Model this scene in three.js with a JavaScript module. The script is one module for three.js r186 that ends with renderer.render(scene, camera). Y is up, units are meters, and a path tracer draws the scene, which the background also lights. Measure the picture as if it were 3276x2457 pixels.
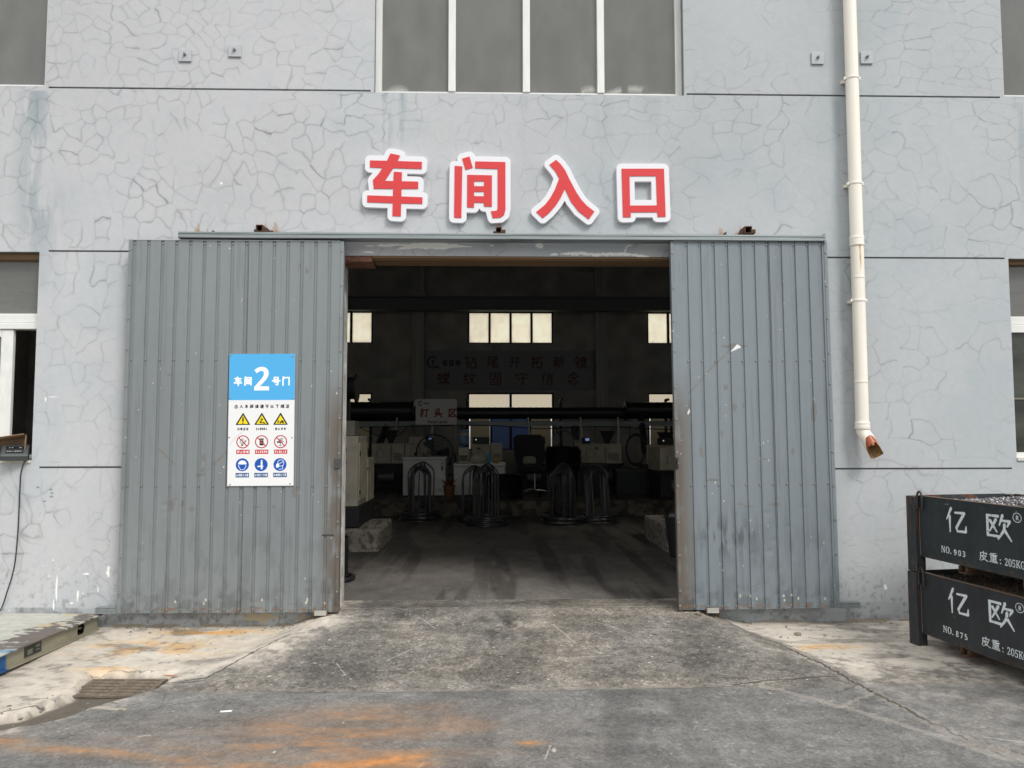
import * as THREE from 'three';
import { mergeGeometries } from 'three/addons/utils/BufferGeometryUtils.js';
import { RoundedBoxGeometry } from 'three/addons/geometries/RoundedBoxGeometry.js';

// ---------------------------------------------------------------- camera, sky, sun, exposure
const scene = new THREE.Scene();
const camera = new THREE.PerspectiveCamera(53.04, 4 / 3, 0.1, 600);
camera.position.set(0, 1.68, 6.76);
camera.rotation.order = 'YXZ';
camera.rotation.set(THREE.MathUtils.degToRad(3.65), THREE.MathUtils.degToRad(-1.5), -0.0011);
const renderer = new THREE.WebGLRenderer({ antialias: true });
renderer.toneMapping = THREE.LinearToneMapping;
renderer.toneMappingExposure = 2.25;
renderer.shadowMap.enabled = true;
{
  const W = 256, H = 128, d = new Float32Array(W * H * 4);
  for (let j = 0; j < H; j++) {
    const el = ((j + 0.5) / H - 0.5) * Math.PI, s = Math.sin(el);
    for (let i = 0; i < W; i++) {
      const a = (i / W) * 2 * Math.PI;
      const cloud = 1 + 0.05 * Math.sin(3 * a + 4 * s) * Math.cos(2 * a - 7 * s) + 0.03 * Math.sin(7 * a + 11 * s);
      const L = s >= 0 ? (0.36 + 0.64 * s) * cloud * 0.94 : 0.12;
      d.set([L * 0.995, L * 1.0, L * 1.01, 1], (j * W + i) * 4);
    }
  }
  const sky = new THREE.DataTexture(d, W, H, THREE.RGBAFormat, THREE.FloatType);
  sky.mapping = THREE.EquirectangularReflectionMapping;
  sky.magFilter = THREE.LinearFilter; sky.minFilter = THREE.LinearFilter;
  sky.needsUpdate = true;
  scene.background = sky; scene.environment = sky;
}
const sun = new THREE.DirectionalLight(new THREE.Color(1, 0.97, 0.93), 1.0);
sun.position.set(9, 16, 12); sun.castShadow = true; sun.shadow.radius = 34;
sun.shadow.camera.left = -9; sun.shadow.camera.right = 9; sun.shadow.camera.top = 9; sun.shadow.camera.bottom = -9; sun.shadow.camera.far = 60;
scene.add(sun, sun.target);

// ---------------------------------------------------------------- helpers
function rng(seed) { let a = seed >>> 0; return () => { a = (a + 0x6d2b79f5) | 0; let t = Math.imul(a ^ (a >>> 15), 1 | a); t = (t + Math.imul(t ^ (t >>> 7), 61 | t)) ^ t; return ((t ^ (t >>> 14)) >>> 0) / 4294967296; }; }
function hash(ix, iy, k = 0) { let h = Math.imul(ix, 374761393) + Math.imul(iy, 668265263) + Math.imul(k, 2147483647 ^ 0x5bd1e995); h = Math.imul(h ^ (h >>> 13), 1274126177); h ^= h >>> 16; h = Math.imul(h, 0x85ebca6b); return ((h ^ (h >>> 13)) >>> 0) / 4294967296; }
function vn(x, y, k = 0) {
  const ix = Math.floor(x), iy = Math.floor(y), fx = x - ix, fy = y - iy, u = fx * fx * (3 - 2 * fx), v = fy * fy * (3 - 2 * fy);
  const a = hash(ix, iy, k), b = hash(ix + 1, iy, k), c = hash(ix, iy + 1, k), d = hash(ix + 1, iy + 1, k);
  return a + (b - a) * u + (c - a) * v + (a - b - c + d) * u * v;
}
function fbm(x, y, o = 4, k = 0) { let s = 0, a = 0.5, n = 0; for (let i = 0; i < o; i++) { s += a * vn(x, y, k + i); n += a; x = x * 2.03 + 17.1; y = y * 2.03 + 9.7; a *= 0.5; } return s / n; }
const sst = (a, b, x) => { const t = Math.min(1, Math.max(0, (x - a) / (b - a))); return t * t * (3 - 2 * t); };
const mix = (a, b, t) => a + (b - a) * t;
const interp = (tab, x) => { if (x <= tab[0][0]) return tab[0][1]; for (let i = 1; i < tab.length; i++) if (x <= tab[i][0]) return mix(tab[i - 1][1], tab[i][1], (x - tab[i - 1][0]) / (tab[i][0] - tab[i - 1][0])); return tab[tab.length - 1][1]; };
function segDist(x, y, pts) {
  let m = 1e9;
  for (let i = 0; i + 1 < pts.length; i++) {
    const ax = pts[i][0], ay = pts[i][1], bx = pts[i + 1][0] - ax, by = pts[i + 1][1] - ay;
    let t = ((x - ax) * bx + (y - ay) * by) / (bx * bx + by * by); t = t < 0 ? 0 : t > 1 ? 1 : t;
    const dx = x - ax - t * bx, dy = y - ay - t * by, q = dx * dx + dy * dy; if (q < m) m = q;
  }
  return Math.sqrt(m);
}
function inPoly(x, y, p) { let c = false; for (let i = 0, j = p.length - 1; i < p.length; j = i++) if ((p[i][1] > y) !== (p[j][1] > y) && x < ((p[j][0] - p[i][0]) * (y - p[i][1])) / (p[j][1] - p[i][1]) + p[i][0]) c = !c; return c; }
// texture from a function of the pixel; returns [r, g, b] as sRGB 0-255 (colour) or one number 0-1 (bump)
function dtex(w, h, fn, srgb = true, wrap = THREE.RepeatWrapping) {
  const n = srgb ? 4 : 1, data = new Uint8Array(w * h * n);
  for (let j = 0; j < h; j++) for (let i = 0; i < w; i++) {
    const c = fn(i, j);
    if (srgb) { const o = (j * w + i) * 4; for (let q = 0; q < 3; q++) data[o + q] = c[q] < 0 ? 0 : c[q] > 255 ? 255 : c[q]; data[o + 3] = 255; }
    else data[j * w + i] = Math.min(255, Math.max(0, c * 255));
  }
  const t = new THREE.DataTexture(data, w, h, srgb ? THREE.RGBAFormat : THREE.RedFormat, THREE.UnsignedByteType);
  t.magFilter = THREE.LinearFilter; t.minFilter = THREE.LinearFilter; t.wrapS = t.wrapT = wrap;
  if (srgb) t.colorSpace = THREE.SRGBColorSpace;
  t.needsUpdate = true; return t;
}
function canvas(w, h) { const c = document.createElement('canvas'); c.width = w; c.height = h; return c; }
function ctex(c) { const t = new THREE.CanvasTexture(c); t.colorSpace = THREE.SRGBColorSpace; return t; }
const C = (r, g, b) => new THREE.Color().setRGB(r, g, b);
const S = (r, g, b) => new THREE.Color().setRGB(r / 255, g / 255, b / 255, THREE.SRGBColorSpace);
const M = (color, roughness = 0.7, metalness = 0, extra = {}) => new THREE.MeshStandardMaterial({ color, roughness, metalness, ...extra });

const flat = (g) => { const q = g.index ? g.toNonIndexed() : g; for (const n of Object.keys(q.attributes)) if (!['position', 'normal', 'uv'].includes(n)) q.deleteAttribute(n); if (!q.attributes.uv) q.setAttribute('uv', new THREE.BufferAttribute(new Float32Array(q.attributes.position.count * 2), 2)); return q; };
const merge = (list) => (list.length === 1 ? list[0] : mergeGeometries(list.map(flat)));
const box = (x0, x1, y0, y1, z0, z1) => new THREE.BoxGeometry(x1 - x0, y1 - y0, z1 - z0).translate((x0 + x1) / 2, (y0 + y1) / 2, (z0 + z1) / 2);
const rbox = (x0, x1, y0, y1, z0, z1, r = 0.01, seg = 2) => new RoundedBoxGeometry(x1 - x0, y1 - y0, z1 - z0, seg, r).translate((x0 + x1) / 2, (y0 + y1) / 2, (z0 + z1) / 2);
const V = (x, y, z) => new THREE.Vector3(x, y, z);
function rod(a, b, r, seg = 10, r2 = r) {
  const A = V(...a), B = V(...b), d = B.clone().sub(A), g = new THREE.CylinderGeometry(r2, r, d.length(), seg);
  return g.applyQuaternion(new THREE.Quaternion().setFromUnitVectors(V(0, 1, 0), d.normalize())).translate((a[0] + b[0]) / 2, (a[1] + b[1]) / 2, (a[2] + b[2]) / 2);
}
function tube(pts, r, n = 40, seg = 8, smooth = true) {
  const v = pts.map((p) => V(...p));
  let curve;
  if (smooth) curve = new THREE.CatmullRomCurve3(v, false, 'centripetal');
  else { curve = new THREE.CurvePath(); for (let i = 0; i + 1 < v.length; i++) curve.add(new THREE.LineCurve3(v[i], v[i + 1])); }
  return new THREE.TubeGeometry(curve, n, r, seg, false);
}
const lathe = (prof, seg = 28) => new THREE.LatheGeometry(prof.map((p) => new THREE.Vector2(p[0], p[1])), seg);
function shapeOf(pts, holes = []) { const s = new THREE.Shape(pts.map((p) => new THREE.Vector2(p[0], p[1]))); for (const h of holes) s.holes.push(new THREE.Path(h.map((p) => new THREE.Vector2(p[0], p[1])))); return s; }
const rect = (x0, x1, y0, y1) => [[x0, y0], [x1, y0], [x1, y1], [x0, y1]];
const slab = (shape, z0, z1, curveSegments = 12) => new THREE.ExtrudeGeometry(shape, { depth: z1 - z0, bevelEnabled: false, curveSegments }).translate(0, 0, z0);
// plate facing +z whose front face alone carries the whole picture; the other faces read one corner of it
function plate(w, h, d) {
  const g = new THREE.BoxGeometry(w, h, d), uv = g.attributes.uv;
  for (let i = 0; i < uv.count; i++) if (i < 16 || i > 19) uv.setXY(i, 0.004, 0.004);
  return g;
}
const used = {};
const numbered = (name) => { const n = (used[name] = (used[name] ?? -1) + 1); return n ? `${name}_${String(n).padStart(3, '0')}` : name; };
const shadow = (m) => { m.castShadow = m.receiveShadow = true; return m; };
function part(name, geo, mat, parent, label) { const m = shadow(new THREE.Mesh(Array.isArray(geo) ? merge(geo) : geo, mat)); m.name = name; if (label) m.userData.label = label; parent.add(m); return m; }
function tag(o, label, category, group) { o.userData.label = label; if (category) o.userData.category = category; if (group) o.userData.group = group; return o; }
function thing(name, label, category, pos = [0, 0, 0], turn = 0, group) { const o = new THREE.Group(); o.name = numbered(name); o.position.set(...pos); o.rotation.y = turn; scene.add(o); return tag(o, label, category, group); }
function one(name, geo, mat, label, category, group) { const m = part(numbered(name), geo, mat, scene); return tag(m, label, category, group); }
function struct(name, geo, mat, label) { const m = part(numbered(name), geo, mat, scene); m.userData.kind = 'structure'; if (label) m.userData.label = label; return m; }
function dup(root, pos, turn, label, group) { const r = root.clone(); r.name = numbered(root.name.replace(/_\d{3}$/, '')); r.userData = { ...root.userData }; scene.add(r); r.position.set(...pos); if (turn !== undefined) r.rotation.y = turn; if (label) r.userData.label = label; if (group) r.userData.group = group; return r; }

// ---------------------------------------------------------------- Chinese characters as pen strokes on a 100 x 100 square
const HZ = {
  车: '15228522 440628488248 08709270 55335596', 间: '18052820 14221496 38128812889278 36343676 36346634667836783634 36556655', 口: '1414861486881488 14141488 14128612',
  号: '28107210723428342810 08489248 36483264726468925090', 门: '18052820 14221496 38128812889278', 出: '50055090 201820448044 80188044 125812928892 88588892',
  入: '38125230626092 50323666 36660892 62609290', 请: '14102422 0638223822863474 42149414 46269026 38409840 68056840 48524696 485288528894 48668866 48808880',
  遵: '12102020 063620362074 20740688 207640909692 44045214 80047214 34189618 4226882688544254 42264254 58185644 72187244 42448844 34669666 765876846682 50725678',
  守: '50045014 1028101690169028 08489248 643464925088 30604074', 以: '181618784062 36244840 761270503692 64649090', 下: '08149214 48144894 54367454',
  规: '08224622 04464846 280626500692 28564480 58105860 581090109060 742472604692 7860788896889674', 范: '08169216 32043226 68046826 14362444 08561864 10922672 424082408262 706282624262 424042889488',
  注: '14102620 06361846 08922662 58046814 38249424 42549054 34889888 66246688', 意: '50035010 14148414 34183826 66186226 06289428 26367436746226622636 26497449 16720890 3270349270927282 50685678 80709084',
  安: '50045014 1028101690169028 06529452 443428668094 705254801294', 全: '50060648 50069448 26467446 22667866 10929092 50465092', 当: '50055034 20123228 80126828 144082408292 14648264 12908290',
  心: '16460874 3030328672887470 46185636 76369262', 机: '04284428 24042496 24300666 26404256 581456604294 581482148284 828496889674', 械: '04284428 24042496 24300666 26404256 46269826 44507650 545460764688 66346686 780682609692 94507690 88089418',
  伤: '28040648 20342096 52043834 46229422 404690468690 86907286 643258663494', 人: '500646460894 504062669494', 叉: '161882186258 62581094 22305266 52669494 46345646',
  禁: '06164616 26042646 26180640 28204436 54169616 74047446 74185440 76209638 24547654 10689068 50685096 32761892 68768490', 止: '52065290 52468846 22362290 06909490',
  吸: '0816341634720872 08160872 42128012 501250523494 80127240 724092407670 76704494 544470729694', 烟: '10361654 40283246 260624560694 28624082 5012941294905090 50125090 56408840 72247052 70525876 72528674',
  放: '26043214 06225022 242220600694 224644464288 42883086 66055438 60269626 842872664894 604474729694', 易: '2608740874402640 26082640 26247424 34401268 265484547892 78926488 48562088 66563894',
  燃: '10341652 38263044 240622560694 26624082 54064240 50186618 66184460 48305838 68249824 820680306460 82309658 90089616 40743492 54745890 70747690 86729690', 物: '16100836 12264426 28042896 04624654 60064644 562694268890 88907688 72284876 84285892',
  酒: '14102620 06361846 08922662 34129612 4030923092944094 40304094 581256544462 761276548856 42769076', 后: '78082218 221820600694 22389438 3656825682923692 36563692', 上: '48084888 50408440 06889488',
  岗: '50045030 161216308430 84128430 16421696 164286428694 34546886 68543288', 必: '18440872 303030847486 74867670 44105626 82409464 800854561292',
  须: '34060632 36320660 40600694 46129612 70126626 52285274 522890289074 703868704696 76769494', 戴: '10145214 30043026 06269626 1436483648581458 14361458 31363158 14474847 08685468 22602280 40604080 04805880 20841096 42845294 660472609494 92445894 80089018',
  帽: '06260674 062636263672 21062196 4608920892404640 46084640 46249224 5248884888945294 52485294 52648864 52798879', 穿: '50045014 1028101690169028 34261840 64268238 20508050 305024689468 606060944692 58681492',
  工: '12168816 50165086 06869486', 作: '28040648 20342096 50063644 46269626 60266096 60489048 60709270', 服: '120812560494 120840084092 12344034 12604060 54105496 541088108636 56469046 90467874 78745696 62549494',
  防: '08080896 080834082238 22383458 34581670 66047014 42249624 622458623894 604888488490 84907088', 尘: '50045040 28141436 70148834 20588058 50445090 06909490',
  罩: '1406860686301430 14061430 38063830 62066230 50345046 50408040 2448764876742474 24482474 24617661 06849484 50745097', 锐: '22040434 16204220 12424042 06604260 24422488 24884276 52066018 86047618 5224882488505250 52245250 625060724294 76507688 768896889674',
  固: '1008900890941094 10081094 24307630 50165050 3050705070783078 30503078', 特: '16100836 12264426 28042896 04624654 52209220 72047236 46389838 46589858 804480946690 54686280',
  钻: '22040434 16204220 12424042 06604260 24422488 24884276 68066850 70269426 5050925092925092 50505092', 尾: '18108610 86108630 18308630 181018560694 72363446 30588452 28748668 544254889490 94909478',
  开: '10149014 04489648 341432561294 68146896', 拓: '06264026 240424901286 04624248 44149614 66144460 5646904690905690 56465690', 新: '26033012 06165016 16222034 40203434 04385238 08565056 28382894 28942090 20640882 38644878 90086218 621862565094 62429842 82428296',
  镜: '22040434 16204220 12424042 06604260 24422488 24884276 70037010 50149414 60186228 82167828 46309830 5438903890665466 54385466 54529052 646662804696 786678909892 98929880',
  螺: '0824382438540854 08240854 23062384 04864280 36704286 5208920892425242 52085242 72087242 52259225 704654587660 825056769274 72767296 60825094 84829494', 纹: '260608343234 362410624058 06884278 66057016 46249824 862674624494 543470709894',
  信: '28040648 20342096 60056612 38209620 46368836 46508850 4864886488924892 48644892', 念: '50040640 50049440 44245432 264272425260 18660888 3264349270927278 48625674 80669284', 打: '06264026 240424901286 04624248 46169816 741674905886',
  头: '26104222 16303444 560454541094 06589458 60708894', 区: '10109210 101010909490 74222678 30287878', 亿: '28040648 20342096 46208818 881850765490 54909288 92889468', 欧: '04124812 061206865086 40241470 16304270 66065244 622692268246 723870604696 72609696',
  皮: '162088207836 52045246 182018600694 224676466074 60741896 345460789694', 重: '80052012 08249224 2234783478642264 22342264 22497849 50105092 14788678 06929492',
};
function hanzi(x, ch, px, py, w, h, lw, color, cap = 'square') {
  x.save(); x.strokeStyle = color; x.lineWidth = lw; x.lineCap = cap; x.lineJoin = 'miter';
  for (const st of HZ[ch].split(' ')) { x.beginPath(); for (let i = 0; i + 3 < st.length; i += 4) { const a = px + (+st.slice(i, i + 2) / 100) * w, b = py + (+st.slice(i + 2, i + 4) / 100) * h; i ? x.lineTo(a, b) : x.moveTo(a, b); } x.stroke(); }
  x.restore();
}
// brush version: every stroke tapers like a stencil brush
function brush(x, ch, px, py, w, h, lw, color) {
  x.save(); x.fillStyle = color;
  for (const st of HZ[ch].split(' ')) {
    const p = []; for (let i = 0; i + 3 < st.length; i += 4) p.push([px + (+st.slice(i, i + 2) / 100) * w, py + (+st.slice(i + 2, i + 4) / 100) * h]);
    for (let k = 0; k + 1 < p.length; k++) {
      const [ax, ay] = p[k], [bx, by] = p[k + 1], L = Math.hypot(bx - ax, by - ay) || 1, nx = -(by - ay) / L, ny = (bx - ax) / L, hor = Math.abs(bx - ax) > Math.abs(by - ay) * 2.2;
      const w0 = lw * (hor ? 0.55 : 0.9), w1 = lw * (hor ? 0.75 : k + 2 === p.length ? 0.42 : 0.8);
      x.beginPath(); x.moveTo(ax + nx * w0, ay + ny * w0); x.lineTo(bx + nx * w1, by + ny * w1); x.lineTo(bx - nx * w1, by - ny * w1); x.lineTo(ax - nx * w0, ay - ny * w0); x.fill();
      x.beginPath(); x.arc(bx, by, w1, 0, 7); x.fill();
    }
    x.beginPath(); x.arc(p[0][0], p[0][1], lw * 0.62, 0, 7); x.fill();
  }
  x.restore();
}
// ---------------------------------------------------------------- facade texture: painted render with craze cracks, peeled paint, stains
const WX0 = -5.2, WX1 = 5.4, WY0 = -0.35, WY1 = 6.0;
function blob(x, cx, cy, rx, ry, seed, n = 26, rough = 0.5) {
  const r = rng(seed); x.beginPath();
  const ph = r() * 9;
  for (let i = 0; i <= n; i++) { const a = ((i % n) / n) * Math.PI * 2, q = 1 - rough * 0.5 + rough * vn(Math.cos(a) * 2 + ph, Math.sin(a) * 2 + ph, seed) + rough * 0.35 * (hash(i % n, seed) - 0.5); const X = cx + Math.cos(a) * rx * q, Y = cy + Math.sin(a) * ry * q; i ? x.lineTo(X, Y) : x.moveTo(X, Y); }
  x.fill();
}
function wobble(x, pts, seed, amp, step = 0.03) {
  const r = rng(seed); x.beginPath(); x.moveTo(...pts[0]);
  for (let i = 0; i + 1 < pts.length; i++) {
    const [ax, ay] = pts[i], [bx, by] = pts[i + 1], L = Math.hypot(bx - ax, by - ay), n = Math.max(1, Math.round(L / step));
    for (let k = 1; k <= n; k++) { const t = k / n, j = k === n ? 0 : amp; x.lineTo(mix(ax, bx, t) + (r() - 0.5) * 2 * j, mix(ay, by, t) + (r() - 0.5) * 2 * j); }
  }
  x.stroke();
}
const wallTex = (() => {
  const W = 2048, H = 1228, sx = W / (WX1 - WX0), cv = canvas(W, H), x = cv.getContext('2d');
  x.clearRect(0, 0, W, H);
  x.setTransform(sx, 0, 0, -sx, -WX0 * sx, H + WY0 * sx);
  // peeled paint: white under-coat on the band above the gate
  x.fillStyle = 'rgba(236,236,230,1)';
  blob(x, -0.6, 3.345, 0.24, 0.034, 3, 60, 0.8); blob(x, -0.42, 3.345, 0.2, 0.014, 4, 40, 0.8); blob(x, -0.9, 3.35, 0.09, 0.014, 14, 40, 0.9); blob(x, -0.98, 3.345, 0.05, 0.014, 5, 30, 0.9); blob(x, -1.08, 3.34, 0.04, 0.008, 6, 20, 0.9); blob(x, -1.1, 3.285, 0.05, 0.008, 7, 20, 0.9);
  blob(x, 0.42, 3.35, 0.03, 0.022, 8, 30, 1); blob(x, 0.56, 3.273, 0.035, 0.01, 9, 30, 0.8); blob(x, 0.0, 3.35, 0.02, 0.006, 10, 20, 0.8);
  for (let i = 0; i < 16; i++) blob(x, 0.66 + i * 0.036, 3.268 + 0.018 * vn(i * 0.5, 3), 0.04, 0.01 + 0.009 * hash(i, 4), 20 + i, 20, 1);
  for (let i = 0; i < 6; i++) blob(x, 1.23 + i * 0.03, 3.276 - 0.004 * i, 0.03, 0.011, 40 + i, 20, 1);
  x.lineWidth = 0.012; x.strokeStyle = 'rgba(222,222,216,1)'; wobble(x, [[1.18, 3.29], [1.2, 3.34], [1.25, 3.362]], 50, 0.006);
  // peels and flakes elsewhere
  const pr = rng(77);
  for (const [a, b, rx, ry] of [[-3.28, 0.5, 0.013, 0.05], [-3.47, 0.485, 0.024, 0.008], [-3.71, 0.34, 0.007, 0.1], [-3.73, 0.22, 0.006, 0.05], [-3.53, 0.3, 0.007, 0.05], [-3.36, 0.35, 0.006, 0.02], [-3.86, 1.98, 0.006, 0.02], [-3.8, 2.0, 0.04, 0.003], [-2.4, 3.9, 0.01, 0.01], [3.45, 0.33, 0.012, 0.025], [-3.58, 0.24, 0.012, 0.007]]) blob(x, a, b, rx, ry, 90 + Math.floor(pr() * 900), 22, 0.9);
  for (let i = 0; i < 12; i++) blob(x, mix(-4.4, -3.2, pr()), 0.15 + pr() * pr() * 1.1, 0.003 + 0.008 * pr() * pr(), 0.003 + 0.01 * pr(), 200 + i, 10, 0.6);
  // bare brown render along the foot of the wall
  x.fillStyle = 'rgba(150,140,124,0.95)';
  for (let i = 0; i < 90; i++) { const a = mix(-5, 5.2, pr()); if (a > -1.3 && a < 1.6) continue; blob(x, a, 0.032 + 0.016 * pr(), 0.03 + 0.08 * pr(), 0.006 + 0.014 * pr(), 300 + i, 24, 1); }
  x.fillStyle = 'rgba(176,166,142,1)'; blob(x, -2.0, 0.105, 0.13, 0.04, 401, 50, 0.9); blob(x, -1.62, 0.1, 0.06, 0.03, 402, 40, 1);
  // scuffs
  x.strokeStyle = 'rgba(118,123,128,0.4)'; x.lineWidth = 0.005;
  for (let i = 0; i < 40; i++) { const a = pr() < 0.5 ? mix(-3.9, -3.15, pr()) : mix(2.98, 4.6, pr()), b = 0.2 + 1.4 * pr(), l = 0.02 + 0.07 * pr(), t = pr() * 6.28; wobble(x, [[a, b], [a + Math.cos(t) * l, b + Math.sin(t) * l]], 500 + i, 0.004, 0.02); }
  for (let i = 0; i < 12; i++) { const a = mix(2.98, 3.3, pr()), b = 0.25 + 0.5 * pr(), l = 0.04 + 0.09 * pr(); wobble(x, [[a, b], [a + l, b + l * mix(-0.6, 0.6, pr())]], 600 + i, 0.006, 0.02); }
  x.fillStyle = 'rgba(96,104,110,0.6)'; for (const [a, b] of [[-3.79, 1.2], [-3.78, 1.17], [-3.78, 1.14], [-3.84, 1.1], [-3.9, 1.22], [-4.3, 1.15]]) blob(x, a, b, 0.016, 0.007, Math.round(a * -100 + b * 30), 14, 0.6);
  // rust weeping round the track brackets
  x.fillStyle = 'rgba(150,110,72,0.4)'; for (const a of [-2.6, -2.02, -1.93, 0.06, 2.05, 2.23]) { blob(x, a, 3.44, 0.06, 0.035, Math.round(a * 100 + 900), 30, 1); blob(x, a + 0.01, 3.47, 0.02, 0.06, Math.round(a * 100 + 1500), 20, 1); }
  const ov = x.getImageData(0, 0, W, H).data;
  const crack = new Float32Array(W * H);
  const tone = (i, j) => {
    const X = WX0 + ((i + 0.5) / W) * (WX1 - WX0), Y = WY0 + ((j + 0.5) / H) * (WY1 - WY0);
    const big = fbm(X * 0.55 + 3, Y * 0.55, 3, 5), mid = fbm(X * 2.1, Y * 1.6, 4, 9), fine = fbm(X * 26, Y * 26, 3, 14), grain = hash(i, j, 3);
    // left half a little warmer, right half bluer
    const side = sst(-1.2, 1.4, X + 0.6 * (mid - 0.5));
    let r = mix(183, 174, side), g = mix(184, 177.5, side), b = mix(186, 179.5, side);
    let k = 1 + 0.05 * (big - 0.5) + 0.035 * (mid - 0.5) + 0.03 * (fine - 0.5) + 0.02 * (grain - 0.5);
    // craze cracks: warped cells, larger to the right
    const sc = interp([[-4.5, 7.6], [-2, 7.8], [0, 5.2], [1.6, 6], [3.2, 5], [5, 4.2]], X);
    const cx0 = interp([[-5.2, -39], [-2, -14.4], [0, -2], [1.6, 7], [3.2, 15.6], [5.4, 25.6]], X);
    const wx = cx0 + 2.4 * (fbm(X * 1.1 + 5, Y * 1.1, 3, 19) - 0.5) + 0.6 * (fbm(X * 5, Y * 5, 3, 21) - 0.5) + 0.17 * (fbm(X * 16, Y * 16, 2, 27) - 0.5), wy = Y * interp([[0.8, 4.6], [2.2, 5.7], [4.4, 5.7], [6, 6.4]], Y) + 2.4 * (fbm(X * 1.1, Y * 1.1 + 8, 3, 20) - 0.5) + 0.6 * (fbm(X * 5 + 7, Y * 5, 3, 23) - 0.5) + 0.17 * (fbm(X * 16 + 4, Y * 16, 2, 29) - 0.5);
    const ix = Math.floor(wx), iy = Math.floor(wy); let d1 = 9, d2 = 9, id1 = 0, id2 = 0;
    for (let q = -1; q < 2; q++) for (let p = -1; p < 2; p++) {
      const hx = ix + p + 0.5 + 0.86 * (hash(ix + p, iy + q, 31) - 0.5) - wx, hy = iy + q + 0.5 + 0.86 * (hash(ix + p, iy + q, 37) - 0.5) - wy, d = Math.sqrt(hx * hx + hy * hy), id = (ix + p) * 131 + (iy + q) * 7;
      if (d < d1) { d2 = d1; id2 = id1; d1 = d; id1 = id; } else if (d < d2) { d2 = d; id2 = id; }
    }
    const e = (d2 - d1) / sc * 0.5, edge = hash(Math.min(id1, id2), Math.max(id1, id2), 41), some = fbm(X * 1.9 + 11, Y * 1.9, 3, 43);
    let on = edge < 0.16 ? 0 : edge > 0.88 ? 1.5 : 0.5 + 0.5 * edge;
    on *= sst(0.34, 0.56, some + 0.16 * vn(X * 9, Y * 9, 47)) * (0.4 + 1.2 * vn(X * 1.3, Y * 1.3, 49));
    if (X > 2.7 && X < 3.15) on *= 0.4;
    const lineA = on * (1 - sst(0.0004, 0.0046, e)), halo = on * (1 - sst(0.003, 0.016, e)) * 0.16;
    crack[j * W + i] = lineA;
    const dark = Math.min(1, lineA * 0.36 + halo * 0.7);
    // long run-down stains, darker streaks left of the downpipe, mottled repairs, all ragged
    let st = 0;
    for (const [sx0, sy, w, len, a] of [[-0.94, 4.73, 0.06, 1.0, 1.1], [-0.8, 4.73, 0.045, 0.75, 1.0], [-4.06, 4.72, 0.2, 1.8, 1.0], [-3.95, 4.0, 0.24, 1.3, 0.9], [0.3, 4.72, 0.05, 0.6, 0.3], [1.45, 4.72, 0.2, 0.5, 0.3], [1.0, 4.7, 0.12, 0.6, 0.3], [4.85, 4.7, 0.1, 1.3, 0.7], [2.66, 4.7, 0.1, 0.3, 0.2], [-3.75, 2.0, 0.08, 0.5, 0.5], [3.12, 4.7, 0.07, 3.4, 0.35], [3.14, 3.2, 0.06, 2.6, 0.35]]) {
      if (Y > sy || Y < sy - len) continue;
      const dx = Math.abs(X - sx0 + 0.05 * (fbm(Y * 2.2, sx0 * 9, 2, 51) - 0.5)) / w; if (dx > 1) continue;
      st += a * (1 - dx) * sst(0.3, 0.56, fbm(X * 14, Y * 2.4, 3, 53)) * (1 - (sy - Y) / len) * (sy > 4.5 ? 1 : sst(0, 0.4, sy - Y));
    }
    const patch = sst(0.56, 0.7, fbm(X * 0.9 + 40, Y * 0.9 + 3, 4, 57)) * 0.45 + sst(0.6, 0.72, fbm(X * 6, Y * 5, 4, 59)) * 0.16;
    k *= 1 - 0.27 * dark; r *= 1 - 0.07 * patch - 0.2 * Math.min(1, st); g *= 1 - 0.035 * patch - 0.155 * Math.min(1, st); b *= 1 - 0.03 * patch - 0.14 * Math.min(1, st);
    // dirt speckle at foot height
    const foot = Y < 0.75 ? sst(0.6, 0.74, fbm(X * 31, Y * 27, 3, 61)) * sst(0.75, 0.1, Y) * 0.16 : 0;
    const base = Y < 0.19 + 0.015 * vn(X * 5, 2, 3) ? 0.05 + 0.12 * sst(0.45, 0.7, fbm(X * 9, Y * 16, 4, 63)) : 0;
    k *= (1 - foot) * (1 - base);
    r *= k; g *= k; b *= k;
    const o = ((H - 1 - j) * W + i) * 4, al = ov[o + 3] / 255;
    return [mix(r, ov[o], al), mix(g, ov[o + 1], al), mix(b, ov[o + 2], al)];
  };
  const map = dtex(W, H, tone, true, THREE.MirroredRepeatWrapping);
  const bump = dtex(W, H, (i, j) => { const X = i / sx, Y = j / sx, o = ((H - 1 - j) * W + i) * 4; return 0.75 + 0.1 * (fbm(X * 22, Y * 22, 3, 71) - 0.5) + 0.22 * (fbm(X * 2, Y * 2, 2, 73) - 0.5) - 0.1 * crack[j * W + i] - 0.2 * (ov[o + 3] > 128 ? 1 : 0); }, false, THREE.MirroredRepeatWrapping);
  return { map, bump };
})();
const plasterMat = new THREE.MeshStandardMaterial({ map: wallTex.map, bumpMap: wallTex.bump, bumpScale: 0.008, roughness: 0.86 });
function wallUV(g) { const p = g.attributes.position, uv = g.attributes.uv; for (let i = 0; i < p.count; i++) uv.setXY(i, (p.getX(i) - WX0) / (WX1 - WX0), (p.getY(i) - WY0) / (WY1 - WY0)); return g; }

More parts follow.
